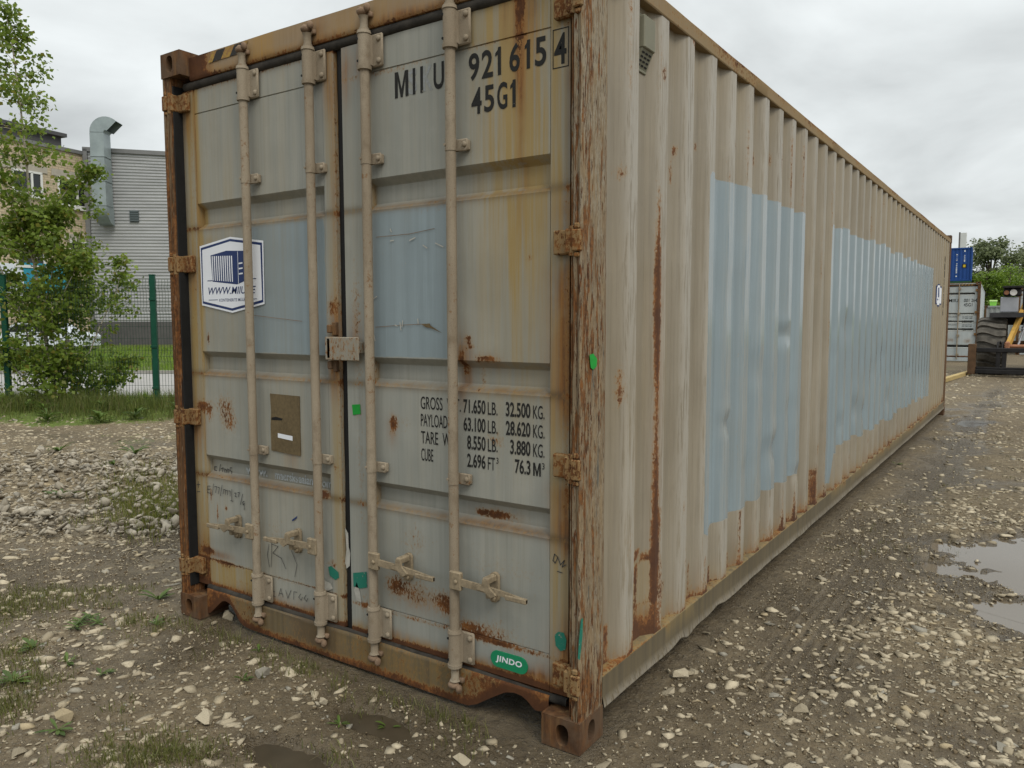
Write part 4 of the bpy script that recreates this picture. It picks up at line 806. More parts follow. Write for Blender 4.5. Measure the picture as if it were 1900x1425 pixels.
def pebbles(scale, thr, seed):
    v = tg.vec((1, 1, .3), loc=(seed, seed*2, 0)); d = tg.voro(v, scale); cc = tg.voro(v, scale, 'F1', 'Color'); s = tg.n.new('ShaderNodeSeparateColor'); tg.l.new(cc, s.inputs[0])
    m = tg.math('MULTIPLY', tg.step(d, thr+.05, thr-.05), tg.step(s.outputs[0], .42, .5)); return m, s.outputs[1], d
p1, k1, d1 = pebbles(38, .34, 1.); p2, k2, d2 = pebbles(90, .36, 5.)
st = tg.mix(k1, (.20, .165, .11), (.42, .36, .26)); st2 = tg.mix(k2, (.17, .14, .092), (.38, .325, .235))
dry = tg.math('SUBTRACT', 1.0, tg.math('MULTIPLY', G[0], .75))
c = tg.mix(tg.math('MULTIPLY', p2, tg.math('MULTIPLY', dry, .8)), c, st2); c = tg.mix(tg.math('MULTIPLY', p1, tg.math('MULTIPLY', dry, .85)), c, st)
gc = tg.mix(tg.step(nB, .35, .65), (.075, .105, .018), (.125, .17, .03))
c = tg.mix(tg.step(tg.math('ADD', G[1], tg.math('MULTIPLY', tg.math('SUBTRACT', nB, .5), .9)), .42, .62), c, gc)
c = tg.mix(tg.math('MULTIPLY', G[0], .72), c, (.060, .046, .029))
wv = tg.math('SUBTRACT', G[0], tg.math('MULTIPLY', nB, .35))
ro = tg.step(wv, .1, .75, .88, .16)
tg.bump(tg.math('ADD', tg.math('ADD', tg.math('MULTIPLY', nB, .9), tg.math('MULTIPLY', nC, .35)), tg.math('ADD', tg.math('MULTIPLY', p1, .5), tg.math('MULTIPLY', p2, .3))), .9, .028)
MT['ground'] = tg.fin(c, ro, 0, .3)
gattr = np.stack([wetness(GX, GY), green, 0*GX], -1)
GROUND = gridmesh('ground', np.stack([GX, GY, GZ], -1), MT['ground'], None, True, {'G': gattr.reshape(-1, 3)}, wrap=True); tag(GROUND, kind='structure')
tw = NT('puddle_water'); tw.bump(tw.noise(tw.vec(), 9, 2, .5), .015, .01); MT['water'] = tw.fin((.125, .10, .07), .05, 0, .65); MT['dark_mudwater'] = plain('mud_water_dark_reflection', (.05, .039, .025), .18, 0, .2, 6, 0, .4)  # small pools get a darker copy: mud brown plus a painted dark reflection
for i, (cx, cy, rx, ry, d) in enumerate(PUD):
    m = MB(); m.add([(cx+rx*1.25*math.cos(a), cy+ry*1.25*math.sin(a), WLEV-.0005*i) for a in np.linspace(0, 2*math.pi, 40, endpoint=False)], [tuple(range(40))]); tag(m.build('puddle_water', MT['dark_mudwater'] if rx < .35 else MT['water'], None, fix=False), kind='structure')
# road and verge behind the fence
def strip(name, l0, l1, d0, d1, z, mat, kind='structure'):
    m = MB(); q = [cpt(l0, d0), cpt(l1, d0), cpt(l1, d1), cpt(l0, d1)]; m.prism(q, 2, z-.05, z); return tag(m.build(name, mat), kind=kind)
MT['road'] = plain('grey_asphalt_road', (.30, .29, .275), .9, 0, .12, 30, .3)
strip('road', -45, -5.2, 15.9, 22.3, .035, MT['road'])
m = MB(); q = [cpt(-45, 22.3), cpt(-5.2, 22.3), cpt(-5.2, 22.45), cpt(-45, 22.45)]; m.prism(q, 2, -.02, .12); MT['kerb'] = plain('concrete_kerb', (.25, .24, .22), .9, 0, .15, 20); tag(m.build('kerb', MT['kerb']), kind='structure')

# ------------------------------------------------------------------ stones
def hullstone(seed, npts=12, sq=(1, .72, .30)):
    r = np.random.default_rng(seed); p = r.normal(size=(npts, 3)); p /= np.linalg.norm(p, axis=1)[:, None]; p *= r.uniform(.8, 1.05, (npts, 1)); p *= np.array(sq)*r.uniform(.75, 1.2, 3)
    bm = bmesh.new()
    for q in p: bm.verts.new(q)
    bmesh.ops.convex_hull(bm, input=bm.verts); bmesh.ops.delete(bm, geom=[v for v in bm.verts if not v.link_faces], context='VERTS'); bmesh.ops.triangulate(bm, faces=bm.faces); bmesh.ops.recalc_face_normals(bm, faces=bm.faces)
    bm.verts.index_update(); V = np.array([v.co[:] for v in bm.verts]); F = np.array([[v.index for v in f.verts] for f in bm.faces]); bm.free(); return V, F
VAR = [hullstone(100+i, 11+i % 5, (1, .70, .24 if i % 4 else .42)) for i in range(16)]; PEB = [hullstone(200+i, 8, (1, .8, .6)) for i in range(6)]
def stonemat(name, src, grey=0):
    t = NT(name)
    if src == 'attr': k = t.attr3('C'); a, b = k[0], k[1]
    else:
        oi = t.n.new('ShaderNodeObjectInfo'); a = oi.outputs['Random']; b = t.math('FRACT', t.math('MULTIPLY', a, 17.31))
    c = t.mix(a, (.22, .182, .124), (.47, .405, .292)); c = t.mix(t.step(b, .84, .88), c, (.37, .30, .19)); c = t.mix(t.step(b, .90, .94), c, (.27, .25, .205))
    if grey: c = t.mix(.65, c, t.mix(a, (.13, .117, .095), (.38, .35, .295)))
    n = t.noise(t.vec(), 30, 6, .65); n2 = t.noise(t.vec(), 140, 4, .65)
    c = t.mix(t.math('MULTIPLY', t.step(n, .48, .72), .55), c, (.15, .12, .085)); c = t.mix(t.math('MULTIPLY', t.step(n2, .55, .75), .35), c, (.10, .085, .065))
    t.bump(t.math('ADD', n, t.math('MULTIPLY', n2, .5)), .6, .008); return t.fin(c, .85, 0, .12)
MT['stones'] = stonemat('limestone_chips', 'attr'); MT['stone'] = stonemat('limestone_chip', 'obj')
MT['crumb'] = plain('soil_crumb', (.125, .094, .056), .9, 0, .35, 40, .4, .3)
def inview(x, y):
    d = cdepth(x, y); l = clat(x, y); return (d > .8) & (np.abs(l)/np.maximum(d, .1) < .80)
def clear(x, y, mrg=.03): return ~((x > -2.46-mrg) & (x < .02+mrg) & (y > -.02-mrg) & (y < 12.25))
def scatter(r0, r1, dens, med, sig, lo, hi):
    n = int(dens*.5*(R(104))*(r1*r1-r0*r0)); a = RNG.uniform(-R(52), R(52), n)+YAW; r = np.sqrt(RNG.uniform(r0*r0, r1*r1, n)); x, y = CAM[0]+r*np.sin(a), CAM[1]+r*np.cos(a)
    s = np.clip(med*np.exp(sig*RNG.normal(size=n)), lo, hi); den = .62+.75*fbm(x, y, .8, 71)+.3*fbm(x, y, 3, 73)
    w = wetness(x, y); den = den*(1-.65*w); den *= 1-.55*sst(.75, .15, x)*sst(-.05, .02, x)*sst(0, .3, y)
    keep = (RNG.uniform(size=n) < den) & clear(x, y) & ~((cdepth(x, y) > 12.3) & (clat(x, y) < -3)) & (height(x, y) > WLEV+.004)
    keep &= ~((cdepth(x, y) > 12.2) & (x < -1.5)) & ~((r > 13) & (x > 9))
    return x[keep], y[keep], s[keep]
sets = [scatter(.9, 4.2, 1000, .0155, .66, .006, .060), scatter(4.2, 7.5, 720, .0185, .56, .008, .06), scatter(7.5, 13, 230, .027, .45, .012, .07), scatter(13, 27, 75, .032, .45, .018, .08)]
# loose rubble bank on the left
n = 3200; u = RNG.uniform(-60, 345, n); v = RNG.uniform(845, 1000, n); q = np.array([on(2, .0, a, b) for a, b in zip(u, v)]); keep = clear(q[:, 0], q[:, 1], .08) & (RNG.uniform(size=n) < .45+.6*fbm(q[:, 0], q[:, 1], 1.1, 77)+.5*gs(cdepth(q[:, 0], q[:, 1])-8, .8))
sets.append((q[keep, 0], q[keep, 1], np.clip(.030*np.exp(.45*RNG.normal(size=keep.sum())), .014, .09)))
SX, SY, SS = (np.concatenate([s[i] for s in sets]) for i in range(3)); SZ = height(SX, SY); bank = np.arange(len(SX)) >= sum(len(s[0]) for s in sets[:-1])
SZ = SZ+np.where(bank, RNG.uniform(.005, .065, len(SX)), 0)
score = SS/np.maximum(cdepth(SX, SY), .5); score = np.where(inview(SX, SY) & (cdepth(SX, SY) < 5.5), score, 0); big = np.argsort(-score)[:285]; isbig = np.zeros(len(SX), bool); isbig[big] = True
def rotm(n, tilt):
    a = RNG.uniform(0, 2*math.pi, n); b = RNG.normal(size=n)*tilt; g = RNG.normal(size=n)*tilt
    ca, sa, cb, sb, cg, sg = np.cos(a), np.sin(a), np.cos(b), np.sin(b), np.cos(g), np.sin(g); z = 0*a
    Rz = np.stack([np.stack([ca, -sa, z], -1), np.stack([sa, ca, z], -1), np.stack([z, z, z+1], -1)], -2); Rx = np.stack([np.stack([z+1, z, z], -1), np.stack([z, cb, -sb], -1), np.stack([z, sb, cb], -1)], -2); Ry = np.stack([np.stack([cg, z, sg], -1), np.stack([z, z+1, z], -1), np.stack([-sg, z, cg], -1)], -2)
    return Rz @ Rx @ Ry
def joined(name, var, x, y, z, s, tilt, mat):
    Vs, Fs, Cs = [], [], []; o = 0; idx = RNG.integers(0, len(var), len(x))
    for k, (V, F) in enumerate(var):
        w = idx == k; n = w.sum()
        if not n: continue
        M = rotm(n, tilt); P = np.einsum('nij,vj->nvi', M, V)*s[w][:, None, None]+np.stack([x[w], y[w], z[w]], -1)[:, None]
        Vs.append(P.reshape(-1, 3)); Fs.append((F[None]+(np.arange(n)*len(V))[:, None, None]).reshape(-1, 3)+o); o += n*len(V)
        cc = np.stack([np.clip(RNG.normal(.55, .26, n), 0, 1), RNG.uniform(size=n), 0*s[w]], -1); Cs.append(np.repeat(cc, len(V), 0))
    ob = npmesh(name, np.concatenate(Vs), np.concatenate(Fs), mat, None, False, {'C': np.concatenate(Cs)}); return ob
w = bank & ~isbig; MT['rubble'] = stonemat('grey_rubble', 'attr', 1); ob = joined('rubble', VAR, SX[w], SY[w], SZ[w]+SS[w]*.05, SS[w], .5, MT['rubble']); tag(ob, 'loose bank of grey broken stones left of the container', 'rubble', kind='stuff')
w = ~isbig & ~bank; ob = joined('gravel', VAR, SX[w], SY[w], SZ[w]-SS[w]*.10+.004, SS[w], .16, MT['stones']); tag(ob, 'pale broken limestone gravel strewn over the yard', 'gravel', kind='stuff')
n = 52000; a = RNG.uniform(-R(50), R(50), n)+YAW; r = np.sqrt(RNG.uniform(.9**2, 7.2**2, n)); x, y = CAM[0]+r*np.sin(a), CAM[1]+r*np.cos(a); k = clear(x, y, .01) & (RNG.uniform(size=n) < .6+.5*fbm(x, y, 1.5, 79)) & (height(x, y) > WLEV+.003); x, y = x[k], y[k]; s = np.clip(.0055*np.exp(.4*RNG.normal(size=len(x))), .003, .013)
xc = RNG.permutation(len(x))[:len(x)//2]; ob = joined('soil_crumbs', PEB, x[xc]+.011, y[xc]-.013, height(x[xc]+.011, y[xc]-.013)+s[xc]*.25, s[xc]*1.25, .6, MT['crumb']); tag(ob, 'dark crumbs of muddy soil between the stones', 'soil', kind='stuff')
ob = joined('grit', PEB, x, y, height(x, y)+s*.2, s, .5, MT['stones']); tag(ob, 'fine grit scattered among the gravel of the yard', 'grit', kind='stuff')
meshes = []
for k, (V, F) in enumerate(VAR):
    me = bpy.data.meshes.new('stone'); me.from_pydata(V.tolist(), [], F.tolist()); me.materials.append(MT['stone']); meshes.append(me)
def stone(x, y, z, s, k, rot, sc=(1, 1, 1)):
    o = bpy.data.objects.new('stone', meshes[k % 16]); o.location = (x, y, z); o.scale = (s*sc[0], s*sc[1], s*sc[2]); o.rotation_euler = rot; o.parent = GROUND; COL.objects.link(o); return o
for i in big: stone(SX[i], SY[i], SZ[i]-SS[i]*.10+.004, SS[i], int(i), (random.gauss(0, .14), random.gauss(0, .14), random.uniform(0, 6.3)))
for u, v, s in ((424, 1143, .055), (1264, 1248, .050), (380, 1334, .055), (488, 1250, .045), (398, 1152, .03), (1066, 1352, .02), (1035, 1368, .022), (345, 1132, .035), (1240, 1240, .02), (1310, 1170, .025), (120, 1330, .05), (600, 1300, .03)):
    p = on(2, .015, u, v); stone(p[0], p[1], height(p[0], p[1])+s*.3, s, int(u), (.2, .15, u), (1, 1, 1.5))

# ------------------------------------------------------------------ grass and weeds
def leafmat(name, c0, c1, trans=.35, c2=None):
    t = NT(name); k = t.attr3('C'); c = t.mix(k[0], c0, c1)
    if c2: c = t.mix(t.step(k[1], .86, .95), c, c2)
    t.fin(c, .5, 0, .35); tr = t.n.new('ShaderNodeBsdfTranslucent'); t.l.new(c, tr.inputs[0]); mx = t.n.new('ShaderNodeMixShader'); mx.inputs[0].default_value = trans
    t.l.new(t.b.outputs[0], mx.inputs[1]); t.l.new(tr.outputs[0], mx.inputs[2]); t.l.new(mx.outputs[0], t.out.inputs[0]); return t.m
MT['grass'] = leafmat('yard_grass', (.05, .07, .014), (.15, .18, .038), .3, (.17, .14, .06)); MT['lawn'] = leafmat('lawn_grass', (.10, .165, .016), (.20, .31, .035), .35)
MT['patchgrass'] = leafmat('yellow_green_grass', (.09, .11, .02), (.20, .21, .045), .35, (.26, .21, .09)); MT['drygrass'] = leafmat('thin_dry_grass', (.075, .082, .020), (.16, .165, .045), .3, (.20, .165, .085))
def blades(name, x, y, z, h, w, lean, mat, label=None):
    n = len(x); a = RNG.uniform(0, 2*math.pi, n); b = RNG.uniform(0, 2*math.pi, n); ln = np.abs(RNG.normal(size=n))*lean
    dx, dy = np.cos(a)*w/2, np.sin(a)*w/2; lx, ly = np.cos(b)*ln*h, np.sin(b)*ln*h; B = np.stack([x, y, z], -1); Wd = np.stack([dx, dy, 0*dx], -1)
    mid = B+np.stack([lx*.3, ly*.3, h*.55], -1); tip = B+np.stack([lx, ly, h*np.sqrt(np.clip(1-.5*ln**2, .2, 1))], -1)
    V = np.stack([B-Wd, B+Wd, mid-Wd*.8, mid+Wd*.8, tip], 1).reshape(-1, 3); o = (np.arange(n)*5)[:, None]
    F = np.concatenate([o+np.array([[0, 1, 3]]), o+np.array([[0, 3, 2]]), o+np.array([[2, 3, 4]])])
    C = np.repeat(np.stack([RNG.uniform(size=n), RNG.uniform(size=n), 0*x], -1), 5, 0); return tag(npmesh(name, V, F, mat, None, False, {'C': C}), label, 'grass', kind='stuff')
def tufts(n, fx, per, spread):
    X, Y = [], []
    for i in range(n):
        p = fx(); k = random.randint(*per); X += list(np.random.default_rng(i).normal(p[0], spread, k)); Y += list(np.random.default_rng(i+9999).normal(p[1], spread, k))
    X, Y = np.array(X), np.array(Y); k = clear(X, Y, .01); return X[k], Y[k]
def pxr(u0, u1, v0, v1): return lambda: on(2, 0, random.uniform(u0, u1), random.uniform(v0, v1))[:2]
x, y = tufts(260, lambda: on(2, 0, random.gauss(283, 48), random.gauss(932, 26))[:2], (5, 18), .07); h = RNG.uniform(.04, .11, len(x)); blades('grass', x, y, height(x, y)+.01, h, .005, .5, MT['patchgrass'], 'short bright grass growing through the rubble beside the container')
def fg(): l = random.uniform(-10.2, -4.8); return cpt(l, random.triangular(11.5, 13.4, 13.1))
x, y = tufts(620, fg, (9, 20), .07); k = cdepth(x, y) < 13.15; h = RNG.uniform(.12, .42, len(x))*np.clip((cdepth(x, y)-11.2)/1.6, .25, 1); blades('tall_grass', x, y, height(x, y)-.01, h, .007, .4, MT['grass'], 'tall dark grass along the foot of the green mesh fence')
def gl():
    while True:
        u, v = random.uniform(-40, 640), random.uniform(1090, 1420); p = on(2, 0, u, v)
        if fbm(np.array(p[0]), np.array(p[1]), 1.3, 91) > -.12+random.random()*.35: return p[:2]
x, y = tufts(430, gl, (10, 26), .038); k = height(x, y) > WLEV; x, y = x[k], y[k]; h = RNG.uniform(.015, .05, len(x)); blades('thin_grass', x, y, height(x, y)-.002, h, .0036, .7, MT['drygrass'], 'thin yellowish grass between the stones before the doors')
def gsill(): t = random.random(); return (-2.4+2.1*t, -.02-abs(random.gauss(0, .09)))
x, y = tufts(60, gsill, (8, 18), .03); h = RNG.uniform(.02, .07, len(x)); blades('sill_grass', x, y, height(x, y)-.002, h, .003, .6, MT['drygrass'], 'sparse grass along the foot of the container doors')
def gv(): return cpt(random.uniform(-11.5, -5.0), random.uniform(13.3, 15.9))
x, y = tufts(420, gv, (8, 14), .1); blades('verge_grass', x, y, height(x, y), RNG.uniform(.06, .2, len(x)), .01, .4, MT['lawn'], 'green verge grass between mesh fence and road')
def gw(): d = random.uniform(22.4, 44)**1; return cpt(random.uniform(-.70, -.30)*d, d)
x, y = tufts(1500, gw, (7, 12), .25); blades('lawn', x, y, 0*x, RNG.uniform(.08, .24, len(x)), .02, .4, MT['lawn'], 'bright green lawn between the road and the grey building')
def gr(): u, v = random.uniform(1420, 1900), random.uniform(700, 1040); return on(2, 0, u, v)[:2]
x, y = tufts(70, gr, (5, 10), .03); k = x > .1; x, y = x[k], y[k]; blades('yard_grass', x, y, height(x, y), RNG.uniform(.015, .04, len(x)), .003, .6, MT['drygrass'], 'few tiny grass shoots in the gravel along the container side')
MT['weed'] = leafmat('weed_leaves', (.05, .085, .014), (.11, .17, .03), .3)
def weed(u, v, r, n, up, label, h0=.0):
    p = on(2, 0, u, v); rg = np.random.default_rng(abs(int(u*7+v))); V, F, C = [], [], []
    for i in range(n):
        a = rg.uniform(0, 2*math.pi); L = r*rg.uniform(.6, 1.1); e = rg.uniform(.15, .75)*up; w_ = L*rg.uniform(.16, .26); d = np.array([math.cos(a), math.sin(a)]); nn = np.array([-d[1], d[0]]); o = len(V); c_ = rg.uniform()
        base = rg.uniform(0, h0) if h0 else 0
        for t, ww in ((0, .15), (.3, .7), (.6, 1.), (.85, .6), (1., .02)):
            z = base+L*(e*t-.55*t*t*e)+.006; 
            for s_ in (-1, 0, 1): q = d*L*t*math.cos(e*.5)+nn*s_*w_*ww*.5; V.append((q[0], q[1], z+abs(s_)*w_*.12)); C.append((c_, rg.uniform(), 0))
        for k in range(4):
            for j in range(2): b = o+k*3+j; F.append((b, b+1, b+4, b+3))
    ob = npmesh('weed', np.array(V), np.array(F), MT['weed'], None, 60, {'C': np.array(C)}); ob.location = (p[0], p[1], float(height(p[0], p[1]))-.004)
    tag(ob, label, 'weed', 'weeds sprouting from the gravel'); return ob
for u, v, r, n, up, lb in ((294, 1112, .11, 12, 1.4, 'broad leaved weed standing beside the left bottom corner casting'), (125, 1228, .075, 10, 1.2, 'small rosette weed next to the low mat of leaves on bare gravel'), (187, 1252, .06, 9, 1.1, 'little dark weed between the rosette and a dry grass tuft'), (62, 1204, .09, 11, 1.3, 'leafy weed with upright leaves left of the two small rosettes'), (24, 1266, .10, 12, 1.3, 'larger weed clump among pale stones at the yard edge'), (289, 1160, .07, 9, 1.2, 'weed just below the broad leaved one near the corner casting'), (452, 1266, .05, 8, 1.2, 'tiny bright weed below the left door handles'), (107, 1356, .08, 10, 1.2, 'flat weed among the largest pale stones'), (630, 1344, .05, 8, .9, 'tiny weed at the rim of the small puddle by the doors'), (720, 1334, .055, 9, 1.5, 'grassy weed on the stony side of the small puddle'), (114, 925, .16, 14, 1.5, 'tall weed growing out of the rubble bank'), (250, 846, .2, 14, 1.5, 'bushy weed at the far side of the rubble bank'), (110, 838, .2, 14, 1.5, 'bushy weed below the birch at the grass edge'), (212, 872, .14, 12, 1.4, 'weed on the crest of the rubble bank'), (480, 1210, .05, 8, 1.2, 'small weed under the first locking bar'), (1665, 862, .07, 10, 1.2, 'lone weed in the gravel along the repainted side')):
    weed(u, v, r, n, up, lb)
for i in range(14):
    c_ = cpt(-10.0+i*.42, 11.6+1.1*hsh(i, 3)); d_ = np.array([c_[0], c_[1], 0.]); rel = d_-CAM; uu = 950+FPX*(rel@CR)/(rel@CF); vv = 712.5-FPX*(rel@CU)/(rel@CF)
    weed(uu, vv, .13+.10*hsh(i, 5), 26, 1.7, 'bushy weed in the tall grass along the mesh fence', .12)
for i, (u, v) in enumerate(((150, 1158), (168, 1150), (140, 1168), (182, 1160))): weed(u, v, .06, 16, .8, 'low mat of small weed leaves on bare gravel', .02)

# ------------------------------------------------------------------ mesh fence
MT['fence'] = plain('dark_green_powder_coat', (.006, .055, .032), .45, 0, .12, 10); MT['wire'] = plain('green_coated_wire', (.010, .035, .022), .5, 0, .1, 10)
FD = 13.2; p0 = at(288, 767, FD); FL = clat(p0[0], p0[1])
FEN = empty('mesh_fence', 'dark green welded mesh fence on square posts behind the gravel yard', 'fence', (*cpt(FL, FD), 0), -YAW)
FH, SP = 2.22, 2.52
for k in range(-2, 4):
    m = MB(); m.box(k*SP-.045, k*SP+.045, -.03, .03, -.25, FH+.10, .006); m.box(k*SP-.048, k*SP+.048, -.033, .033, FH+.10, FH+.115, .003)
    for zz in (.4, 1.1, 1.9): m.box(k*SP-.055, k*SP+.055, -.045, -.028, zz, zz+.04, .003)
    m.build('fence_post', MT['fence'], FEN)
folds = [.25, .95, 1.75, 2.12]
def foldy(z): return -sum(.035*max(0, 1-abs(z-f)/.055) for f in folds)
for k in range(-2, 3):
    m = MB(); zs_ = sorted(set([.06]+[f+d for f in folds for d in (-.055, 0, .055)]+[FH+.03]))
    for i in range(49):
        xx = k*SP+.06+i*.05; pts = [(xx, foldy(z), z) for z in zs_]
        m.path(pts, .0030, 4, cap=False)
    for z in list(np.arange(.06, FH, .20))+[f for f in folds]: m.path([(k*SP+.05, foldy(z)-.004, z), (k*SP+SP-.05, foldy(z)-.004, z)], .0034, 4, cap=False)
    m.build('wire_panel', MT['wire'], FEN, fix=False)

# ------------------------------------------------------------------ trees
def barkmat(name, a, b, c):
    t = NT(name); n = t.noise(t.vec((14, 14, 3)), 1, 5, .6); n2 = t.noise(t.vec((5, 5, 22)), 1, 4, .6); return t.fin(t.mix(t.step(n2, .56, .64), t.mix(t.step(n, .35, .65), a, b), c), .85)
MT['birchbark'] = barkmat('birch_bark', (.30, .26, .20), (.40, .36, .29), (.06, .05, .04)); MT['bark'] = barkmat('dark_bark', (.06, .045, .03), (.10, .075, .05), (.04, .03, .02))
MT['birch'] = leafmat('birch_leaves', (.085, .14, .018), (.23, .31, .045), .5, (.21, .20, .035)); MT['willow'] = leafmat('willow_leaves', (.085, .11, .05), (.20, .23, .11), .35); MT['bush'] = leafmat('bush_leaves', (.07, .13, .012), (.20, .29, .03), .4)
def leaves(name, P, size, mat, parent, droop=.5, asp=.62):
    n = len(P); a = RNG.uniform(0, 2*math.pi, n); L = size*RNG.uniform(.65, 1.25, n); d = np.stack([np.cos(a), np.sin(a), -droop+RNG.normal(size=n)*.5], -1); d /= np.linalg.norm(d, axis=1)[:, None]
    s = np.cross(d, RNG.normal(size=(n, 3))); s /= np.linalg.norm(s, axis=1)[:, None]; nn = np.cross(d, s); L_ = L[:, None]; w = asp*L_*.5
    V = np.stack([P, P+d*L_*.35+s*w+nn*L_*.06, P+d*L_, P+d*L_*.35-s*w+nn*L_*.06], 1).reshape(-1, 3); F = (np.arange(n)*4)[:, None]+np.array([[0, 1, 2, 3]])
    C = np.repeat(np.stack([np.clip(RNG.normal(.5, .28, n), 0, 1), RNG.uniform(size=n), 0*a], -1), 4, 0); return npmesh(name, V, F, mat, parent, False, {'C': C})
def interp(pts, t):
    f = t*(len(pts)-1); i = min(int(f), len(pts)-2); return pts[i].lerp(pts[i+1], f-i)
base = at(108, 778, 13.5); BIR = empty('birch_tree', 'young birch tree with several stems growing at the mesh fence', 'tree', (base[0], base[1], 0))
def loc_(u, v, d): p = at(u, v, d); return Vector((p[0]-base[0], p[1]-base[1], p[2]))
stems = [([(108, 790), (98, 700), (80, 600), (64, 490), (57, 400), (50, 290), (38, 180), (22, 90), (10, 15)], .042, 1.0), ([(114, 790), (122, 690), (124, 600), (128, 520), (150, 430), (172, 350)], .022, .62), ([(104, 790), (70, 680), (34, 570), (-10, 470), (-40, 380)], .024, .66), ([(118, 790), (150, 690), (185, 610), (215, 540), (228, 480)], .018, .55), ([(100, 790), (60, 720), (0, 650), (-50, 560)], .018, .55), ([(116, 790), (160, 730), (215, 690), (245, 660)], .014, .45), ([(106, 790), (110, 700), (98, 620), (96, 560)], .016, .5), ([(90, 640), (60, 590), (30, 540), (5, 500)], .014, .5), ([(85, 620), (110, 560), (140, 500), (160, 470)], .014, .45), ([(78, 590), (95, 520), (105, 470), (100, 430)], .012, .42), ([(62, 470), (40, 440), (20, 410)], .010, .38), ([(60, 430), (85, 400), (110, 390)], .010, .38), ([(64, 500), (85, 430), (110, 370), (150, 320), (185, 316)], .015, .35), ([(66, 500), (40, 420), (10, 350), (-20, 300)], .015, .4)]
wood = MB(); LP = []; rg = random.Random(3)
for si, (px, r0, Ls) in enumerate(stems):
    dd0 = 13.5+(0 if si == 0 else rg.uniform(-.5, .5)); pts = [loc_(u+rg.uniform(-2, 2), v, 13.5+(dd0-13.5)*min(1, i/3)) for i, (u, v) in enumerate(px)]
    pts[0].z = min(pts[0].z, -.1) if px[0][1] > 700 else pts[0].z
    wood.path(pts, [r0*(1-.88*i/(len(pts)-1)) for i in range(len(pts))], 7)
    nb = {0: 66}.get(si, 27)
    for b in range(nb):
        t = rg.uniform(.14 if si else .2, 1.0); o = interp(pts, t); az = rg.uniform(0, 6.283); L = Ls*(1.30*(1-t)**.8+.34)*rg.uniform(.55, 1.1)
        if si == 0: L *= .85
        el = rg.uniform(.15, .9) if si == 0 else rg.uniform(-.1, .7)
        d = Vector((math.cos(az)*math.cos(el), math.sin(az)*math.cos(el), math.sin(el))); q = [o]
        for s_ in range(5): d = (d+Vector((rg.gauss(0, .16), rg.gauss(0, .16), rg.gauss(-.02, .12)))).normalized(); q.append(q[-1]+d*L/5)
        wood.path(q, [max(.0022, r0*.26*(1-t*.6)*(1-.85*i/5)) for i in range(6)], 4, cap=False)
        for k in range(int(18+L*72)):
            tt = rg.uniform(.2, 1.0)**.8; c_ = interp(q, tt); sp_ = .05+.10*L*(1-abs(tt-.6)); LP.append(c_+Vector((rg.gauss(0, sp_), rg.gauss(0, sp_), rg.gauss(0, sp_*.8)-.02)))
wood.build('trunk', MT['birchbark'], BIR, 60); leaves('crown', np.array(LP), .080, MT['birch'], BIR, .6, .8)
def bigtree(name, label, u, vtop, dep, halfw, z0, mat, nl, size, trunk_r=.25, seed=1, lean=0):
    rg = np.random.default_rng(seed); t = at(u, vtop, dep); H = t[2]; T = empty(name, label, 'tree', (t[0], t[1], 0)); w = MB(); w.path([(0, 0, -.2), (.1, 0, H*.3), (-.1, .1, H*.6), (0, 0, H*.9)], [trunk_r, trunk_r*.8, trunk_r*.45, .04], 8)
    cl = []
    for i in range(34):
        a, zz = rg.uniform(0, 6.283), rg.uniform(z0, H*.93); k = (zz-z0)/(H-z0); rad = halfw*math.sqrt(max(.06, 1-(2*k-.75)**2*.72))*rg.uniform(.3, 1.0); c_ = np.array([rad*math.cos(a), rad*math.sin(a), zz]); cl.append((c_, halfw*rg.uniform(.22, .42)))
        w.path([(0, 0, zz*.55), tuple(c_*np.array([.5, .5, .85])), tuple(c_)], [trunk_r*.3, trunk_r*.18, .02], 5, cap=False)
    P = np.concatenate([c_+rg.normal(size=(nl//34, 3))*np.array([r_, r_, r_*.8])*.5 for c_, r_ in cl])
    P = P[P[:, 2] > .3]; w.build('trunk', MT['bark'], T, 60); leaves('crown', P, size, mat, T, .5, .5); return T
bigtree('willow_tree', 'tall grey green tree behind the bright bushes', 1842, 440, 95, 3.1, 3.5, MT['willow'], 7000, .42, .35, 5)
bigtree('willow_tree', 'grey green tree rising to the height of the loader mirror behind the bushes', 1905, 452, 98, 3.6, 3.5, MT['willow'], 6000, .42, .35, 6)
bigtree('bush_tree', 'bright green bushy tree right of the stacked blue container', 1832, 500, 72, 2.3, 1.0, MT['bush'], 5000, .30, .15, 7)
bigtree('bush_tree', 'bright green bushy tree behind the loader fender', 1876, 492, 74, 2.6, 1.0, MT['bush'], 5500, .30, .15, 8)
bigtree('bush_tree', 'bright green bushy tree behind the loader arm', 1925, 500, 70, 2.6, 1.0, MT['bush'], 4500, .30, .15, 9)
bigtree('poplar_tree', 'small tree top peeping over the blue container beside the pylon', 1776, 452, 120, 1.6, 4, MT['willow'], 1500, .4, .2, 10)

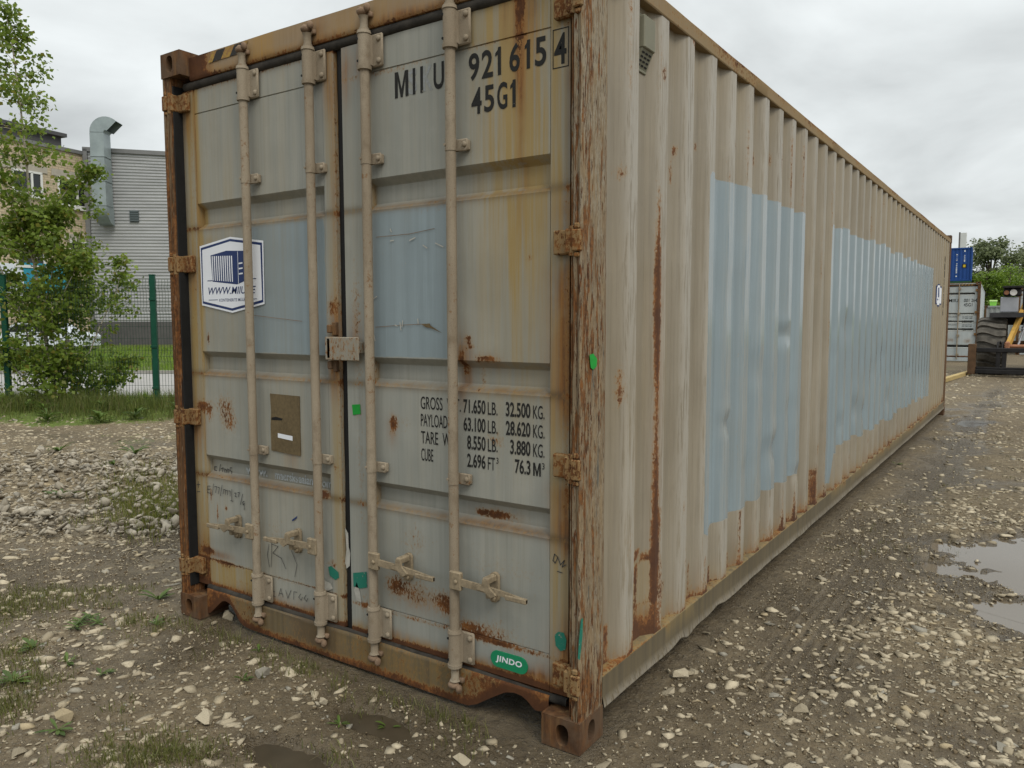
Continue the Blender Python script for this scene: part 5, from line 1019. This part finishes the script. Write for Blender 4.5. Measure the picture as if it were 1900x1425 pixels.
# ------------------------------------------------------------------ buildings behind the fence
MT['glass'] = plain('dark_window_glass', (.012, .014, .015), .08, 0, .2, 2, 0, .6); MT['wframe'] = plain('white_window_frame', (.62, .62, .60), .5, 0, .05, 5); MT['lintel'] = plain('concrete_lintel', (.36, .33, .28), .85, 0, .1, 6)
t = NT('pale_brick'); br = t.n.new('ShaderNodeTexBrick'); t.l.new(t.vec((1, 1, 1)), br.inputs['Vector'])
mp = t.n.new('ShaderNodeMapping'); mp.inputs['Rotation'].default_value = (R(-90), 0, 0); t.l.new(t.tc.outputs['Object'], mp.inputs[0]); t.l.new(mp.outputs[0], br.inputs['Vector'])
for k, v in (('Scale', 1.0), ('Mortar Size', .012), ('Brick Width', .38), ('Row Height', .15)): br.inputs[k].default_value = v
br.inputs['Color1'].default_value = (.50, .41, .28, 1); br.inputs['Color2'].default_value = (.42, .335, .225, 1); br.inputs['Mortar'].default_value = (.19, .15, .105, 1)
t.bump(br.outputs['Fac'], .3, .02); MT['brick'] = t.fin(t.mix(t.step(t.noise(t.vec(), .6, 4), .3, .7), br.outputs['Color'], t.mix(.35, br.outputs['Color'], (.40, .35, .26))), .85)
Bc = at(169, 593, 50.0); Ac = at(0, 593, 44.8); dv = Vector((Ac[0]-Bc[0], Ac[1]-Bc[1])).normalized()
BB = empty('brick_building', 'pale brick building with white framed windows behind the birch', 'building', (Bc[0], Bc[1], 0), math.atan2(dv.y, dv.x))
def loc_on(o, org, rz, u, v):
    """where a pixel's ray meets the vertical wall plane through org (local x along rz)"""
    dx = np.array([math.cos(rz), math.sin(rz)]); nn = np.array([-dx[1], dx[0]]); d = ray(u, v); tt = ((org[:2]-CAM[:2])@nn)/(d[:2]@nn); P = CAM+d*tt; return float((P[:2]-org[:2])@dx), float(P[2])
rzB = math.atan2(dv.y, dv.x); side = 1.0
nB_ = np.array([-dv.y, dv.x]); out = 1 if nB_@(CAM[:2]-Bc[:2]) > 0 else -1        # local +y or -y looks to the camera
zB = loc_on(None, Bc, rzB, 160, 289)[1]
m = MB(); m.box(0, 24, *sorted((0, -out*10)), 0, zB); m.build('wall', MT['brick'], BB)
MT['capping'] = plain('grey_metal_capping', (.19, .19, .19), .5, .3, .08, 4); MT['darkroof'] = plain('dark_roof_felt', (.075, .075, .078), .8, 0, .1, 4)
m = MB(); m.box(-.05, 24, *sorted((out*.12, -out*.5)), zB, zB+.22); m.build('capping', MT['capping'], BB)
m = MB(); m.box(.6, 20, *sorted((-out*1.2, -out*9)), zB+.22, zB+1.1); m.box(.4, 21, *sorted((-out*.9, -out*9)), zB+1.1, zB+1.32); m.build('roof_house', MT['darkroof'], BB)
for (u0, u1, v0, v1) in ((107, 158, 333, 386), (22, 75, 318, 363), (130, 165, 449, 495), (30, 80, 452, 492), (-60, -5, 305, 350)):
    a, z1 = loc_on(None, Bc, rzB, u1, v0); b, z0 = loc_on(None, Bc, rzB, u0, v0); _, zb = loc_on(None, Bc, rzB, u1, v1); x0, x1 = sorted((a, b)); z1 = (z1+z0)/2 if abs(z1-z0) < .8 else z1
    m = MB(); m.box(x0, x1, *sorted((out*.02, -out*.1)), zb, z1); wd = m.build('window', MT['glass'], BB)
    m = MB(); y_ = sorted((out*.02, out*.09))
    for k in (x0, (x0*.66+x1*.34), x1): m.box(k-.06, k+.06, *y_, zb, z1)
    m.box(x0-.06, x1+.06, *y_, zb-.06, zb+.07); m.box(x0-.06, x1+.06, *y_, z1-.06, z1+.06); m.build('window_frame', MT['wframe'], wd)
    m = MB(); m.box(x0-.25, x1+.25, *sorted((out*.003, out*.16)), zb-.22, zb-.06); m.build('window_sill', MT['wframe'], wd)
    m = MB(); m.box(x0-.4, x1+.4, *sorted((out*.003, out*.06)), z1+.06, z1+.46); m.build('lintel', MT['lintel'], wd)
# banner on the brick wall
MT['teal'] = plain('teal_banner', (.03, .24, .34), .5, 0, .2, 1.2); MT['sky_white'] = plain('white_banner', (.62, .66, .72), .5, 0, .06, 2)
a, z1 = loc_on(None, Bc, rzB, 132, 493); b, z0 = loc_on(None, Bc, rzB, -30, 540); c_, _ = loc_on(None, Bc, rzB, 42, 515)
SB = empty('banner_sign', 'white and teal banner board on the brick wall behind the birch', 'sign', (Bc[0], Bc[1], 0), rzB)
m = MB(); m.box(*sorted((a, c_)), *sorted((out*.02, out*.10)), z0, z1); m.build('teal_panel', MT['teal'], SB); m = MB(); m.box(*sorted((c_, b)), *sorted((out*.02, out*.10)), z0-.2, z1-.1); m.build('white_panel', MT['sky_white'], SB)
# grey corrugated hall with duct
Dc = at(305, 593, 50.35); dg = Vector((Dc[0]-Bc[0], Dc[1]-Bc[1])).normalized(); rzG = math.atan2(dg.y, dg.x); nG = np.array([-dg.y, dg.x]); og = 1 if nG@(CAM[:2]-Bc[:2]) > 0 else -1
GB = empty('corrugated_hall', 'grey hall clad in horizontal corrugated metal beside the brick building', 'building', (Bc[0], Bc[1], 0), rzG)
t = NT('grey_corrugated_cladding'); MT['clad'] = t.fin(t.mix(t.step(t.noise(t.vec((.4, .4, 2)), 1, 4), .3, .7), (.29, .295, .30), (.35, .355, .36)), .5, .05)
zt0 = loc_on(None, Bc, rzG, 172, 277)[1]; xt1, zt1 = loc_on(None, Bc, rzG, 305, 285); sl_ = (zt1-zt0)/(xt1+1e-6); zp = loc_on(None, Bc, rzG, 250, 597)[1]
LG = 24.0; prof = []; z = zp; k = 0; pit = .205
while z < zt0-.05: prof += [(0.0, z), (0.0, z+pit*.30), (.034, z+pit*.5), (.034, z+pit*.8)]; z += pit
prof.append((0., zt0))
P = np.array([[(xx, og*(.03+d), zz+sl_*xx*sst(zt0-3.0, zt0, zz)) for xx in np.linspace(0, LG, 13)] for d, zz in prof]); gridmesh('cladding', P, MT['clad'], GB, 20)
m = MB(); m.box(0, LG, *sorted((0, -og*12)), 0, min(zt0, zt0+sl_*LG)-.2); m.build('wall', MT['capping'], GB)
MT['plinth'] = plain('dark_concrete_plinth', (.085, .082, .08), .9, 0, .15, 3); m = MB(); m.box(0, LG, *sorted((0, og*.05)), 0, zp); m.build('plinth', MT['plinth'], GB)
m = MB(); m.add([(0, og*.16, zt0-.14), (LG, og*.16, zt0-.14+sl_*LG), (LG, og*.16, zt0+.12+sl_*LG), (0, og*.16, zt0+.12), (0, -og*2, zt0-.14), (LG, -og*2, zt0-.14+sl_*LG), (LG, -og*2, zt0+.12+sl_*LG), (0, -og*2, zt0+.12)], [(0, 1, 2, 3), (4, 5, 6, 7), (3, 2, 6, 7), (0, 1, 5, 4), (0, 3, 7, 4), (1, 2, 6, 5)]); m.build('roof_capping', MT['capping'], GB)
for xj in (7.2, 13.4, 19.6): m = MB(); m.box(xj, xj+.06, *sorted((og*.02, og*.11)), zp, zt0-.2); m.build('cladding_joint', MT['capping'], GB)
m = MB(); m.box(.0, .28, *sorted((og*.02, og*.16)), 0, zt0); m.build('corner_trim', MT['capping'], GB)
MT['galv'] = plain('galvanised_duct', (.27, .315, .32), .4, .35, .18, 1.6); x0, zt = loc_on(None, Bc, rzG, 184, 254); x1, _ = loc_on(None, Bc, rzG, 209, 254); _, zb = loc_on(None, Bc, rzG, 205, 387); 
DU = MB(); w_ = (x1-x0)*1.0; y0, y1 = og*.35, og*1.35
seam = np.linspace(zb, zt, 4); d0 = []
for a, b in zip(seam[:-1], seam[1:]): DU.box(x0, x0+w_, *sorted((y0, y1)), a, b-.03); DU.box(x0+.03, x0+w_-.03, *sorted((y0+og*.03, y1-og*.03)), b-.03, b); DU.box(x0-.03, x0+w_+.03, *sorted((y0-og*.03, y1+og*.03)), a, a+.06)
duct = DU.build('ventilation_duct', MT['galv'], GB)
def elbow(name, z, s, horiz):
    """quarter bends in the plane of the duct; s=+1 up, -1 down"""
    m = MB(); n = 10; vs = []
    for i in range(n+1):
        th = math.pi*(.5+.25*(horiz == 'x'))*i/n if horiz == 'x' else math.pi/2*i/n
        for rr_, yy in ((0.12, 0), (.12+w_ if horiz == 'x' else .12+1.0, 0)):
            if horiz == 'x': cx_ = x0+w_+.12; vs += [(cx_-rr_*math.cos(th), y0, z+rr_*math.sin(th)), (cx_-rr_*math.cos(th), y1, z+rr_*math.sin(th))]
            else: cy_ = y0-og*.12; vs += [(x0, cy_+og*rr_*math.cos(th), z-rr_*math.sin(th)), (x0+w_, cy_+og*rr_*math.cos(th), z-rr_*math.sin(th))]
    fs = []
    for i in range(n):
        a = i*4; b = a+4; fs += [(a, a+1, b+1, b), (a+2, a+3, b+3, b+2), (a, a+2, b+2, b), (a+1, a+3, b+3, b+1)]
    fs.append((0, 1, 3, 2)); m.add(vs, fs); return m.build(name, MT['galv'], duct)
elbow('duct_outlet', zt, 1, 'x'); elbow('duct_elbow', zb, -1, 'y')
a, z1 = loc_on(None, Bc, rzG, 242, 391); b, z0 = loc_on(None, Bc, rzG, 259, 412)
m = MB(); m.box(*sorted((a, b)), *sorted((og*.06, og*.16)), *sorted((z0, z1)))
for k in range(5): zz = z0+(z1-z0)*(k+.3)/5; m.box(*sorted((a, b)), *sorted((og*.16, og*.2)), zz, zz+.05)
MT['louvre'] = plain('dark_louvre', (.10, .12, .125), .5, .3, .1, 5); m.build('louvre', MT['louvre'], GB)
a, z1 = loc_on(None, Bc, rzG, 180, 392); b, z0 = loc_on(None, Bc, rzG, 200, 410); m = MB(); m.box(*sorted((a, b)), *sorted((og*.05, og*.12)), *sorted((z0, z1))); m.build('louvre', MT['darkroof'], GB)
# parked car glimpsed through the leaves
MT['carpaint'] = plain('white_car_paint', (.62, .66, .72), .25, 0, .03, 3, 0, .6); MT['tyre'] = plain('dusty_black_tyre', (.105, .095, .08), .9, 0, .45, 6, .3, .15); MT['rim'] = plain('grey_rim', (.3, .3, .3), .4, .5, .1, 10)
pc = at(95, 640, 40); CAR = empty('parked_car', 'white parked car behind the birch in front of the brick building', 'car', (pc[0], pc[1], 0), -YAW)
m = MB(); m.prism([(-2.1, .28), (2.1, .28), (2.15, .75), (1.95, .92), (1.1, 1.0), (.55, 1.42), (-1.3, 1.45), (-1.95, .98), (-2.15, .85)], 1, -.85, .85); m.build('body', MT['carpaint'], CAR)
for a, b in (((-1.2, .2), (1.36, 1.02)),):
    m = MB(); m.prism([(-1.75, 1.0), (-1.22, 1.38), (-.45, 1.38), (-.45, 1.0)], 1, -.86, .86); m.build('side_window', MT['glass'], CAR); m = MB(); m.prism([(-.36, 1.0), (-.36, 1.38), (.48, 1.37), (.92, 1.0)], 1, -.86, .86); m.build('side_window', MT['glass'], CAR)
for x in (-1.35, 1.35):
    for y in (-.86, .68):
        m = MB(); m.cyl((x, 0, .31), 1, y, y+.18, .31, 20); wh = m.build('wheel', MT['tyre'], CAR, 40); m = MB(); m.cyl((x, 0, .31), 1, y-.01, y+.19, .19, 14); m.build('rim', MT['rim'], wh, 40)

# ------------------------------------------------------------------ containers at the end of the yard
MT['bluepaint'] = paint('blue_container_paint', (.012, .05, .20), (.016, .06, .23), streak=.2, rough=.4); MT['greypaint'] = paint('pale_container_paint', (.36, .40, .41), (.41, .44, .44), streak=.25, yel=(.34, .27, .14), rough=.5)
MT['wletter'] = plain('white_lettering', (.62, .64, .66), .5, 0, .1, 30); MT['yellow_plate'] = plain('yellow_plate', (.55, .40, .03), .5, 0, .1, 30)
def bgbox(name, label, loc, rz, L, H, mat, frame, doors, group=None):
    B = empty(name, label, 'container', loc, rz, group)
    for a in (1, -1):
        for b in (-1, 1):
            for c in (-1, 1): casting(B, a, b, c, L, CW, H, frame)
    for x0, x1 in ((-.10, -.004), (-CW+.004, -CW+.10)):
        for y0, y1 in ((.006, .14), (L-.14, L-.006)): m = MB(); m.box(x0, x1, y0, y1, .118, H-.118, .006); m.build('corner_post', frame, B)
        m = MB(); m.box(x0+.02, x1, .178, L-.178, H-.12, H-.06) if x0 > -1 else m.box(x0, x1-.02, .178, L-.178, H-.12, H-.06); m.build('top_side_rail', mat, B)
        m = MB(); m.box(x0+.02, x1, .178, L-.178, .1, .23) if x0 > -1 else m.box(x0, x1-.02, .178, L-.178, .1, .23); m.build('bottom_side_rail', mat, B)
    for s in (0, 1):
        pr2 = refine(corrug(.14, L-.14), .3); P = np.array([[((-.012-DEP*d) if not s else (-CW+.012+DEP*d), y, z) for z in (.23, H-.12)] for y, d in pr2]); gridmesh('side_panel', P, mat, B, 22)
    m = MB(); m.box(-CW+.03, -.03, .03, L-.03, H-.075, H-.055); m.build('roof_panel', mat, B); m = MB(); m.box(-CW+.05, -.05, .15, L-.05, .12, .16); m.build('floor_panel', frame, B)
    def endwall(y, s):
        P = np.array([[(x, y+s*.035*(k % 4 in (1, 2)), z) for z in (.16, H-.14)] for k, x in enumerate(frange(-CW+.10, -.10, .075))]); gridmesh('end_wall', P, mat, B, 22)
        m = MB(); m.box(-CW+.16, -.16, *sorted((y-s*.03, y+s*.06)), H-.14, H-.03); m.build('end_header', mat, B); m = MB(); m.box(-CW+.16, -.16, *sorted((y-s*.03, y+s*.06)), .01, .16); m.build('end_sill', mat, B)
    endwall(L-.05, -1)
    if not doors: endwall(.05, 1); return B, None
    m = MB(); m.box(-CW+.16, -.16, .045, .15, H-.14, H-.03, .004); m.build('door_header', frame, B); m = MB(); m.box(-CW+.16, -.16, .05, .15, .012, .15, .004); m.build('door_sill', mat, B)
    m = MB(); m.box(-CW+.09, -.09, .10, .12, .12, H-.12); m.build('door_seal_backing', MT['gasket'], B); dd_ = []
    for x0, x1 in ((-2.335, -1.24), (-1.215, -.105)):
        X, Y, Z = doorgrid(x0, x1, .08, .08, .17, H-.165, (), doors, .05); rg = np.clip(fbm(X*3+x0, Z, 2.2, 17), 0, 1)
        rust = .25*rg*sst(1.3, .6, Z)+.42*gs(Z-.17, .05)+.3*gs(X-x1, .03)*np.clip(fbm(X*0, Z, 3, 5), 0, 1)+.28*specks(X, Z, [(-.35, .75, .2, .12, .9), (-.9, .78, .2, .1, .8), (-.15, 1.75, .05, .1, 1)])
        d_ = doormesh('door', X, Y, Z, mat, B, {'A': stack3(.25*sum(gs(Z-b, .02) for a, b in doors)+.2*rg, np.clip(rust, 0, 1), .2*sum(gs(Z-b-.01, .02) for a, b in doors))}); dd_.append(d_)
        for fx in (.16, .50) if x0 > -2 else (.3, .8):
            x = x0+(x1-x0)*(fx if x0 < -2 else fx-.02); m = MB(); m.path([(x, .03, .09), (x, .03, H-.06)], .019, 8); m.build('lock_rod', MT['rod'], d_, 60)
            for zc in (.25, .95, 1.75, H-.24): m = MB(); m.box(x-.03, x+.06, .01, .068, zc-.04, zc+.04, .005); m.build('rod_bracket', MT['rod'], d_)
        s = x1 if x0 > -2 else x0
        for zc in (.35, 1.0, 1.8, H-.3): m = MB(); m.box(*sorted((s-.06, s+.09)) if x0 > -2 else sorted((s-.09, s+.06)), .02, .068, zc-.045, zc+.045, .005); m.build('hinge', MT['hinge'], d_)
    return B, dd_
def line(txt, x, z, w, h, bold=.006): return text(txt, x, z, w, h, bold)
p = on(2, 0, 1814, 671.5)
GBX, gd = bgbox('shipping_container', 'pale grey container with door end and black number facing the yard, behind the loader', (p[0], p[1], 0), R(2.6), CL, CH, MT['greypaint'], MT['rust'], [(2.52, 2.42), (1.78, 1.70), (1.50, 1.42), (1.22, 1.13), (.62, .50)])
flat('number_lettering', [line('MIIU', -1.00, 2.17, .30, .12), line('001', -.52, 2.17, .17, .12), line('264', -.29, 2.17, .17, .12), line('0', -.075-.06, 2.17, .05, .12), line('45G1', -.52, 2.01, .27, .12)], .0655, MT['letter'], gd[1])
rows = ('MAX.GROSS', 'TARE', 'PAYLOAD', 'CUBE'); vals = (('32.500 KGS', '71.650 LBS'), ('3.880 KGS', '8.550 LBS'), ('28.620 KGS', '63.100 LBS'), ('76.3 CU.M', '2.694 CU.FT'))
flat('weight_lettering', [line(rows[i], -1.02, 1.615-.145*i, .30 if i in (0, 2) else .15, .035, .01) for i in range(4)]+[line(vals[i][j], -.55, 1.615-.145*i-.055*j, .32, .035, .01) for i in range(4) for j in range(2)], .066, MT['letter'], gd[1])
m = MB()
for k in range(4): x0 = -.62+k*.10; m.add([(x0, .0435, CH-.125), (x0+.05, .0435, CH-.125), (x0+.09, .0435, CH-.045), (x0+.04, .0435, CH-.045)], [(0, 1, 2, 3)])
m.build('hazard_stripe', MT['chevy'], GBX, fix=False)
# stack of three 8 ft 6 containers, the blue one on top
pb = at(1805, 458, 67.0); HB = 2.591; zb_ = pb[2]-2*HB-HB
for k, (nm, lb, mt) in enumerate((('shipping_container', 'rust red container at the foot of the far stack', plain('red_container_paint', (.16, .04, .025), .6, 0, .15, 3)), ('shipping_container', 'green container in the middle of the far stack', plain('green_container_paint', (.03, .09, .05), .6, 0, .15, 3)), ('shipping_container', 'dark blue container with white vertical lettering on top of the far stack', MT['bluepaint']))):
    HK = CH if k == 2 else (pb[2]-CH)/2; B, _ = bgbox(nm, lb, (pb[0], pb[1], (pb[2]-CH)/2*k), R(3.4), 6.058, HK, mt, mt, None)
    if k == 2:
        fl = []
        for i, ch in enumerate('MIIU 380118 1'):
            if ch != ' ': fl.append(text(ch, -1.20, 2.22-.155*i, .10, .11, .025) if ch != 'I' else poly([(-1.16, 2.22-.155*i), (-1.14, 2.22-.155*i), (-1.14, 2.33-.155*i), (-1.16, 2.33-.155*i)]))
        for i, ch in enumerate('22G1'): fl.append(text(ch, -.62, 2.12-.15*i, .10, .11, .025))
        fl.append((*poly([(-.62, 2.50), (-.52, 2.50), (-.52, 2.64), (-.62, 2.64)]), 0)); flat('vertical_lettering', fl, .044, MT['wletter'], B)
        m = MB(); m.box(-.72, -.42, .034, .044, 1.12, 1.46); m.k = 1; m.box(-.66, -.48, .028, .034, 1.18, 1.40); m.build('warning_plate', [MT['gasket'], MT['yellow_plate']], B)
p = at(1891, 593, 33.5); B, _ = bgbox('shipping_container', 'pale grey container with rusty header behind the loader cab', (p[0]+2.35, p[1], 0), 0, CL, CH, MT['greypaint'], MT['rust'], [(2.52, 2.42), (1.78, 1.70), (1.22, 1.13), (.62, .50)])
p = at(1826, 593, 50); B, _ = bgbox('shipping_container', 'low grey container between the pale container and the loader', (p[0]+2.44, p[1], 0), 0, 6.058, 2.42, plain('mid_grey_container_paint', (.26, .27, .27), .6, 0, .15, 3), MT['rust'], None)
pt = at(1843, 562, 50.6); m = MB(); tb = empty('plastic_tub', 'lime green plastic tub on the low grey container', 'tub', (pt[0], pt[1], 2.42-.055)); m.prism([(-.16, 0), (.16, 0), (.20, .30), (-.20, .30)], 1, -.18, .18); MT['lime'] = plain('lime_plastic', (.20, .50, .07), .4, 0, .15, 5); m.build('tub_body', MT['lime'], tb); m = MB(); m.box(-.22, .22, -.2, .2, .30, .40, .02); m.build('lid', plain('pale_lime_lid', (.55, .80, .30), .4), tb)
# pylon
pp = at(1788, 432, 88); PY = empty('pylon_sign', 'white advertising pylon with dark edge behind the blue container', 'sign', (pp[0], pp[1], 0), R(-4)); m = MB(); m.box(-.30, .32, -.12, .12, 5.0, pp[2], .01); m.build('sign_board', plain('white_sign_board', (.60, .60, .60), .5, 0, .05, 1), PY); m = MB(); m.box(-.44, -.302, -.15, .15, 0, pp[2]+.08); m.box(-.30, -.16, -.1, .1, 0, 5.0); m.build('post', plain('dark_sign_post', (.12, .11, .11), .6), PY)
# timber on the ground
a, b = on(2, 0, 1745, 711), on(2, 0, 1811, 690); d = Vector(b-a); TM = MB(); TM.box(-.06, .06, 0, d.length, .0, .10, .006); ob = TM.build('timber_beam', plain('pale_timber', (.36, .27, .12), .8, 0, .2, 6, .3)); ob.location = (a[0], a[1], 0); ob.rotation_euler = (0, 0, -math.atan2(d.x, d.y)); tag(ob, 'pale yellow timber beam lying before the loader forks', 'timber')
# clods and sticks in the mud
# ------------------------------------------------------------------ wheel loader
MT['cat'] = plain('worn_yellow_machine_paint', (.44, .26, .06), .6, 0, .3, 5, .1); MT['blackm'] = plain('dirty_black_steel', (.017, .016, .016), .8, 0, .5, 8, .15, .2); MT['mud'] = plain('muddy_brown_steel', (.095, .055, .030), .8, 0, .35, 8, .3); MT['salmon'] = plain('worn_primer_tube', (.26, .12, .065), .6, 0, .2, 8); MT['silver'] = plain('galvanised_box', (.36, .37, .40), .4, .4, .1, 4); MT['lamp'] = plain('headlamp_glass', (.6, .58, .55), .15, 0, .1, 20)
g = on(2, 0, 1838, 694); LD = empty('wheel_loader', 'yellow wheel loader with big black tyres and a dark fork carriage', 'loader', (g[0], g[1], 0), 0)
def wheel(x, y):
    m = MB(); rad, w = .79, .34; n = 36; prof = [(-w*.92, .50), (-w, .58), (-w, .70), (-w*.86, .745), (-w*.5, .755), (0, .76), (w*.5, .755), (w*.86, .745), (w, .70), (w, .58), (w*.92, .50)]
    vs = [(x+a, y+r_*math.cos(2*math.pi*k/n), rad+r_*math.sin(2*math.pi*k/n)) for k in range(n) for a, r_ in prof]; c = len(prof)
    m.add(vs, [(k*c+i, k*c+i+1, ((k+1) % n)*c+i+1, ((k+1) % n)*c+i) for k in range(n) for i in range(c-1)]); o = m.build('wheel', MT['tyre'], LD, 50)
    m = MB(); nl = 20
    for k in range(nl):   # wavy lugs
        for i in range(12):
            u0, u1 = -1+2*i/12, -1+2*(i+1)/12; q = []
            for u, e in ((u0, 0), (u1, 0), (u1, 1), (u0, 1)):
                ph = 2*math.pi*(k+.22*math.sin(u*2.6)+.60*e)/nl; q.append((ph, u))
            vs = []
            for r_ in (.72, .815):
                for ph, u in q: rr_ = r_-(.05*max(0, abs(u)-.8)/.2); vs.append((x+u*w*1.01, y+rr_*math.cos(ph), rad+rr_*math.sin(ph)))
            m.add(vs, [(4, 5, 6, 7), (0, 1, 5, 4), (1, 2, 6, 5), (2, 3, 7, 6), (3, 0, 4, 7)])
    m.build('tyre_lugs', MT['tyre'], o)
    m = MB()
    for s in (-1, 1): m.cyl((0, y, rad), 0, x+s*.20, x+s*.31, .51, 24)
    m.cyl((0, y, rad), 0, x-.25, x+.38, .2, 16); m.build('rim', MT['mud'], o, 40)
for x, y in ((0, 0), (2.25, 0), (1.3, 3.2), (3.3, 3.2)): wheel(x, y)
m = MB(); m.box(-.49, -.30, -1.30, -1.10, .06, .88, .01); m.build('carriage_side_plate', MT['mud'], LD); m = MB(); m.box(2.62, 2.80, -1.30, -1.10, .06, .88, .01); m.build('carriage_side_plate', MT['mud'], LD)
m = MB(); m.box(-.30, 2.62, -1.27, -1.14, .66, .78, .015); m.build('carriage_top_bar', MT['blackm'], LD); m = MB(); m.box(-.30, 2.62, -1.32, -1.12, .08, .20, .015); m.box(-.30, 2.62, -1.27, -1.14, .20, .26, .01); m.build('carriage_bottom_bar', MT['blackm'], LD)
for x in (.16, .30, .86, 1.5, 2.1): m = MB(); m.box(x, x+.10, -1.25, -1.16, .20, .68, .01); m.build('carriage_upright', MT['blackm'], LD)
m = MB()
for x in (.18, .29): m.path([(x, -1.15, .74), (x+.01, -1.02, .92), (x+.05, -.86, .94), (x+.08, -.72, .80)], .024, 8)
m.build('hydraulic_hose', MT['blackm'], LD, 60)
for s in (0, 1):
    f = (lambda x: x) if not s else (lambda x: 2.25-x); m = MB(); P0 = Vector((f(.40), -1.0, .80)); P1 = Vector((f(.86), .95, 2.42)); P2 = Vector((f(.93), 1.5, 2.70))
    def beam(a, b, w, h):
        d = (b-a); L = d.length; d.normalize(); up = Vector((0, 0, 1)); sd_ = d.cross(up).normalized(); up = sd_.cross(d); M = Matrix.Translation(a) @ Matrix((sd_, d, up)).transposed().to_4x4(); m.box(-w/2, w/2, 0, L, -h/2, h/2, .012, M)
    beam(P0, P1, .10, .17); beam(P1-(P1-P0).normalized()*.08, P2, .102, .19); m.build('lift_arm', MT['cat'], LD)
    m = MB(); m.path([(f(.62), -.85, .78), (f(.85), .7, 1.72)], .03, 8); m.path([(f(.72), -.1, 1.23), (f(.88), .9, 1.85)], .052, 10); m.build('lift_cylinder', MT['silver'], LD, 50)
    m = MB(); m.box(f(.40)-.06, f(.40)+.06, -1.14, -.88, .66, .95, .03); m.build('pivot_lug', MT['salmon'], LD)
m = MB(); m.path([(.42, -1.0, .82), (1.83, -1.0, .82)], .055, 14); m.build('cross_tube', MT['salmon'], LD, 50)
m = MB(); m.box(.85, 1.40, -.75, .1, .62, .95, .03); m.box(.80, 1.45, -.1, 1.5, .55, 1.55, .04); m.box(.98, 1.27, -.6, -.1, .95, 1.5, .05); m.build('front_frame', MT['cat'], LD)
m = MB(); m.box(.36, 1.9, -.16, .16, .62, .95, .05); m.build('axle', MT['mud'], LD)
for s in (0, 1):
    f = (lambda x: x) if not s else (lambda x: 2.25-x)
    m = MB(); a_, b_ = sorted((f(-.07), f(.72))); m.prism([(-.55, 1.60), (-.45, 1.72), (.6, 1.74), (.9, 1.4), (.86, 1.38), (.57, 1.66), (-.45, 1.64)], 0, a_, b_); m.build('fender', MT['blackm'], LD)
    m = MB(); m.box(*sorted((f(.16), f(.58))), -.25, .25, 1.742, 2.16, .015); m.build('tool_box', MT['silver'], LD)
    m = MB(); m.box(*sorted((f(.22), f(.64))), -.30, .10, 2.18, 2.40, .03); m.box(*sorted((f(.20), f(.66))), -.40, .10, 2.40, 2.46, .01); m.build('lamp_housing', MT['blackm'], LD); m = MB(); m.cyl((f(.46), 0, 2.28), 1, -.335, -.30, .085, 20); m.build('headlamp', MT['lamp'], LD, 40); m = MB(); m.cyl((f(.30), 0, 2.28), 1, -.33, -.30, .06, 16); m.build('indicator_lamp', MT['salmon'], LD, 40)
    m = MB(); m.path([(f(.70), .1, 1.75), (f(.70), .1, 2.52), (f(.74), .1, 2.58), (f(1.0), .1, 2.58), (f(1.02), .1, 2.5), (f(1.0), .1, 2.1), (f(.82), .1, 1.85), (f(.70), .1, 2.1)], .03, 8); m.build('guard_rail', MT['blackm'], LD, 50)
m = MB(); m.box(.86, 1.16, .2, .34, 2.70, 3.16, .04); m.path([(1.0, .3, 2.75), (1.0, .35, 2.55), (1.2, .9, 2.5)], .025, 8); m.build('mirror', MT['blackm'], LD)
m = MB(); m.box(1.05, 2.45, 2.4, 4.6, .7, 1.9, .06); m.box(1.15, 2.35, 4.6, 5.0, .6, 1.7, .05); m.build('engine_hood', MT['cat'], LD); m = MB(); m.box(1.15, 2.40, 1.25, 2.55, 1.3, 1.75, .03); m.build('cab_base', MT['cat'], LD)
m = MB(); m.box(1.2, 2.36, 1.3, 2.5, 1.75, 2.95); m.build('cab_glass', MT['glass'], LD)
m = MB()
for x in (1.18, 2.38):
    for y in (1.28, 2.52): m.box(x-.04, x+.04, y-.04, y+.04, 1.75, 3.0)
m.box(1.1, 2.46, 1.18, 2.62, 2.95, 3.1, .04); m.build('cab_frame', MT['blackm'], LD)
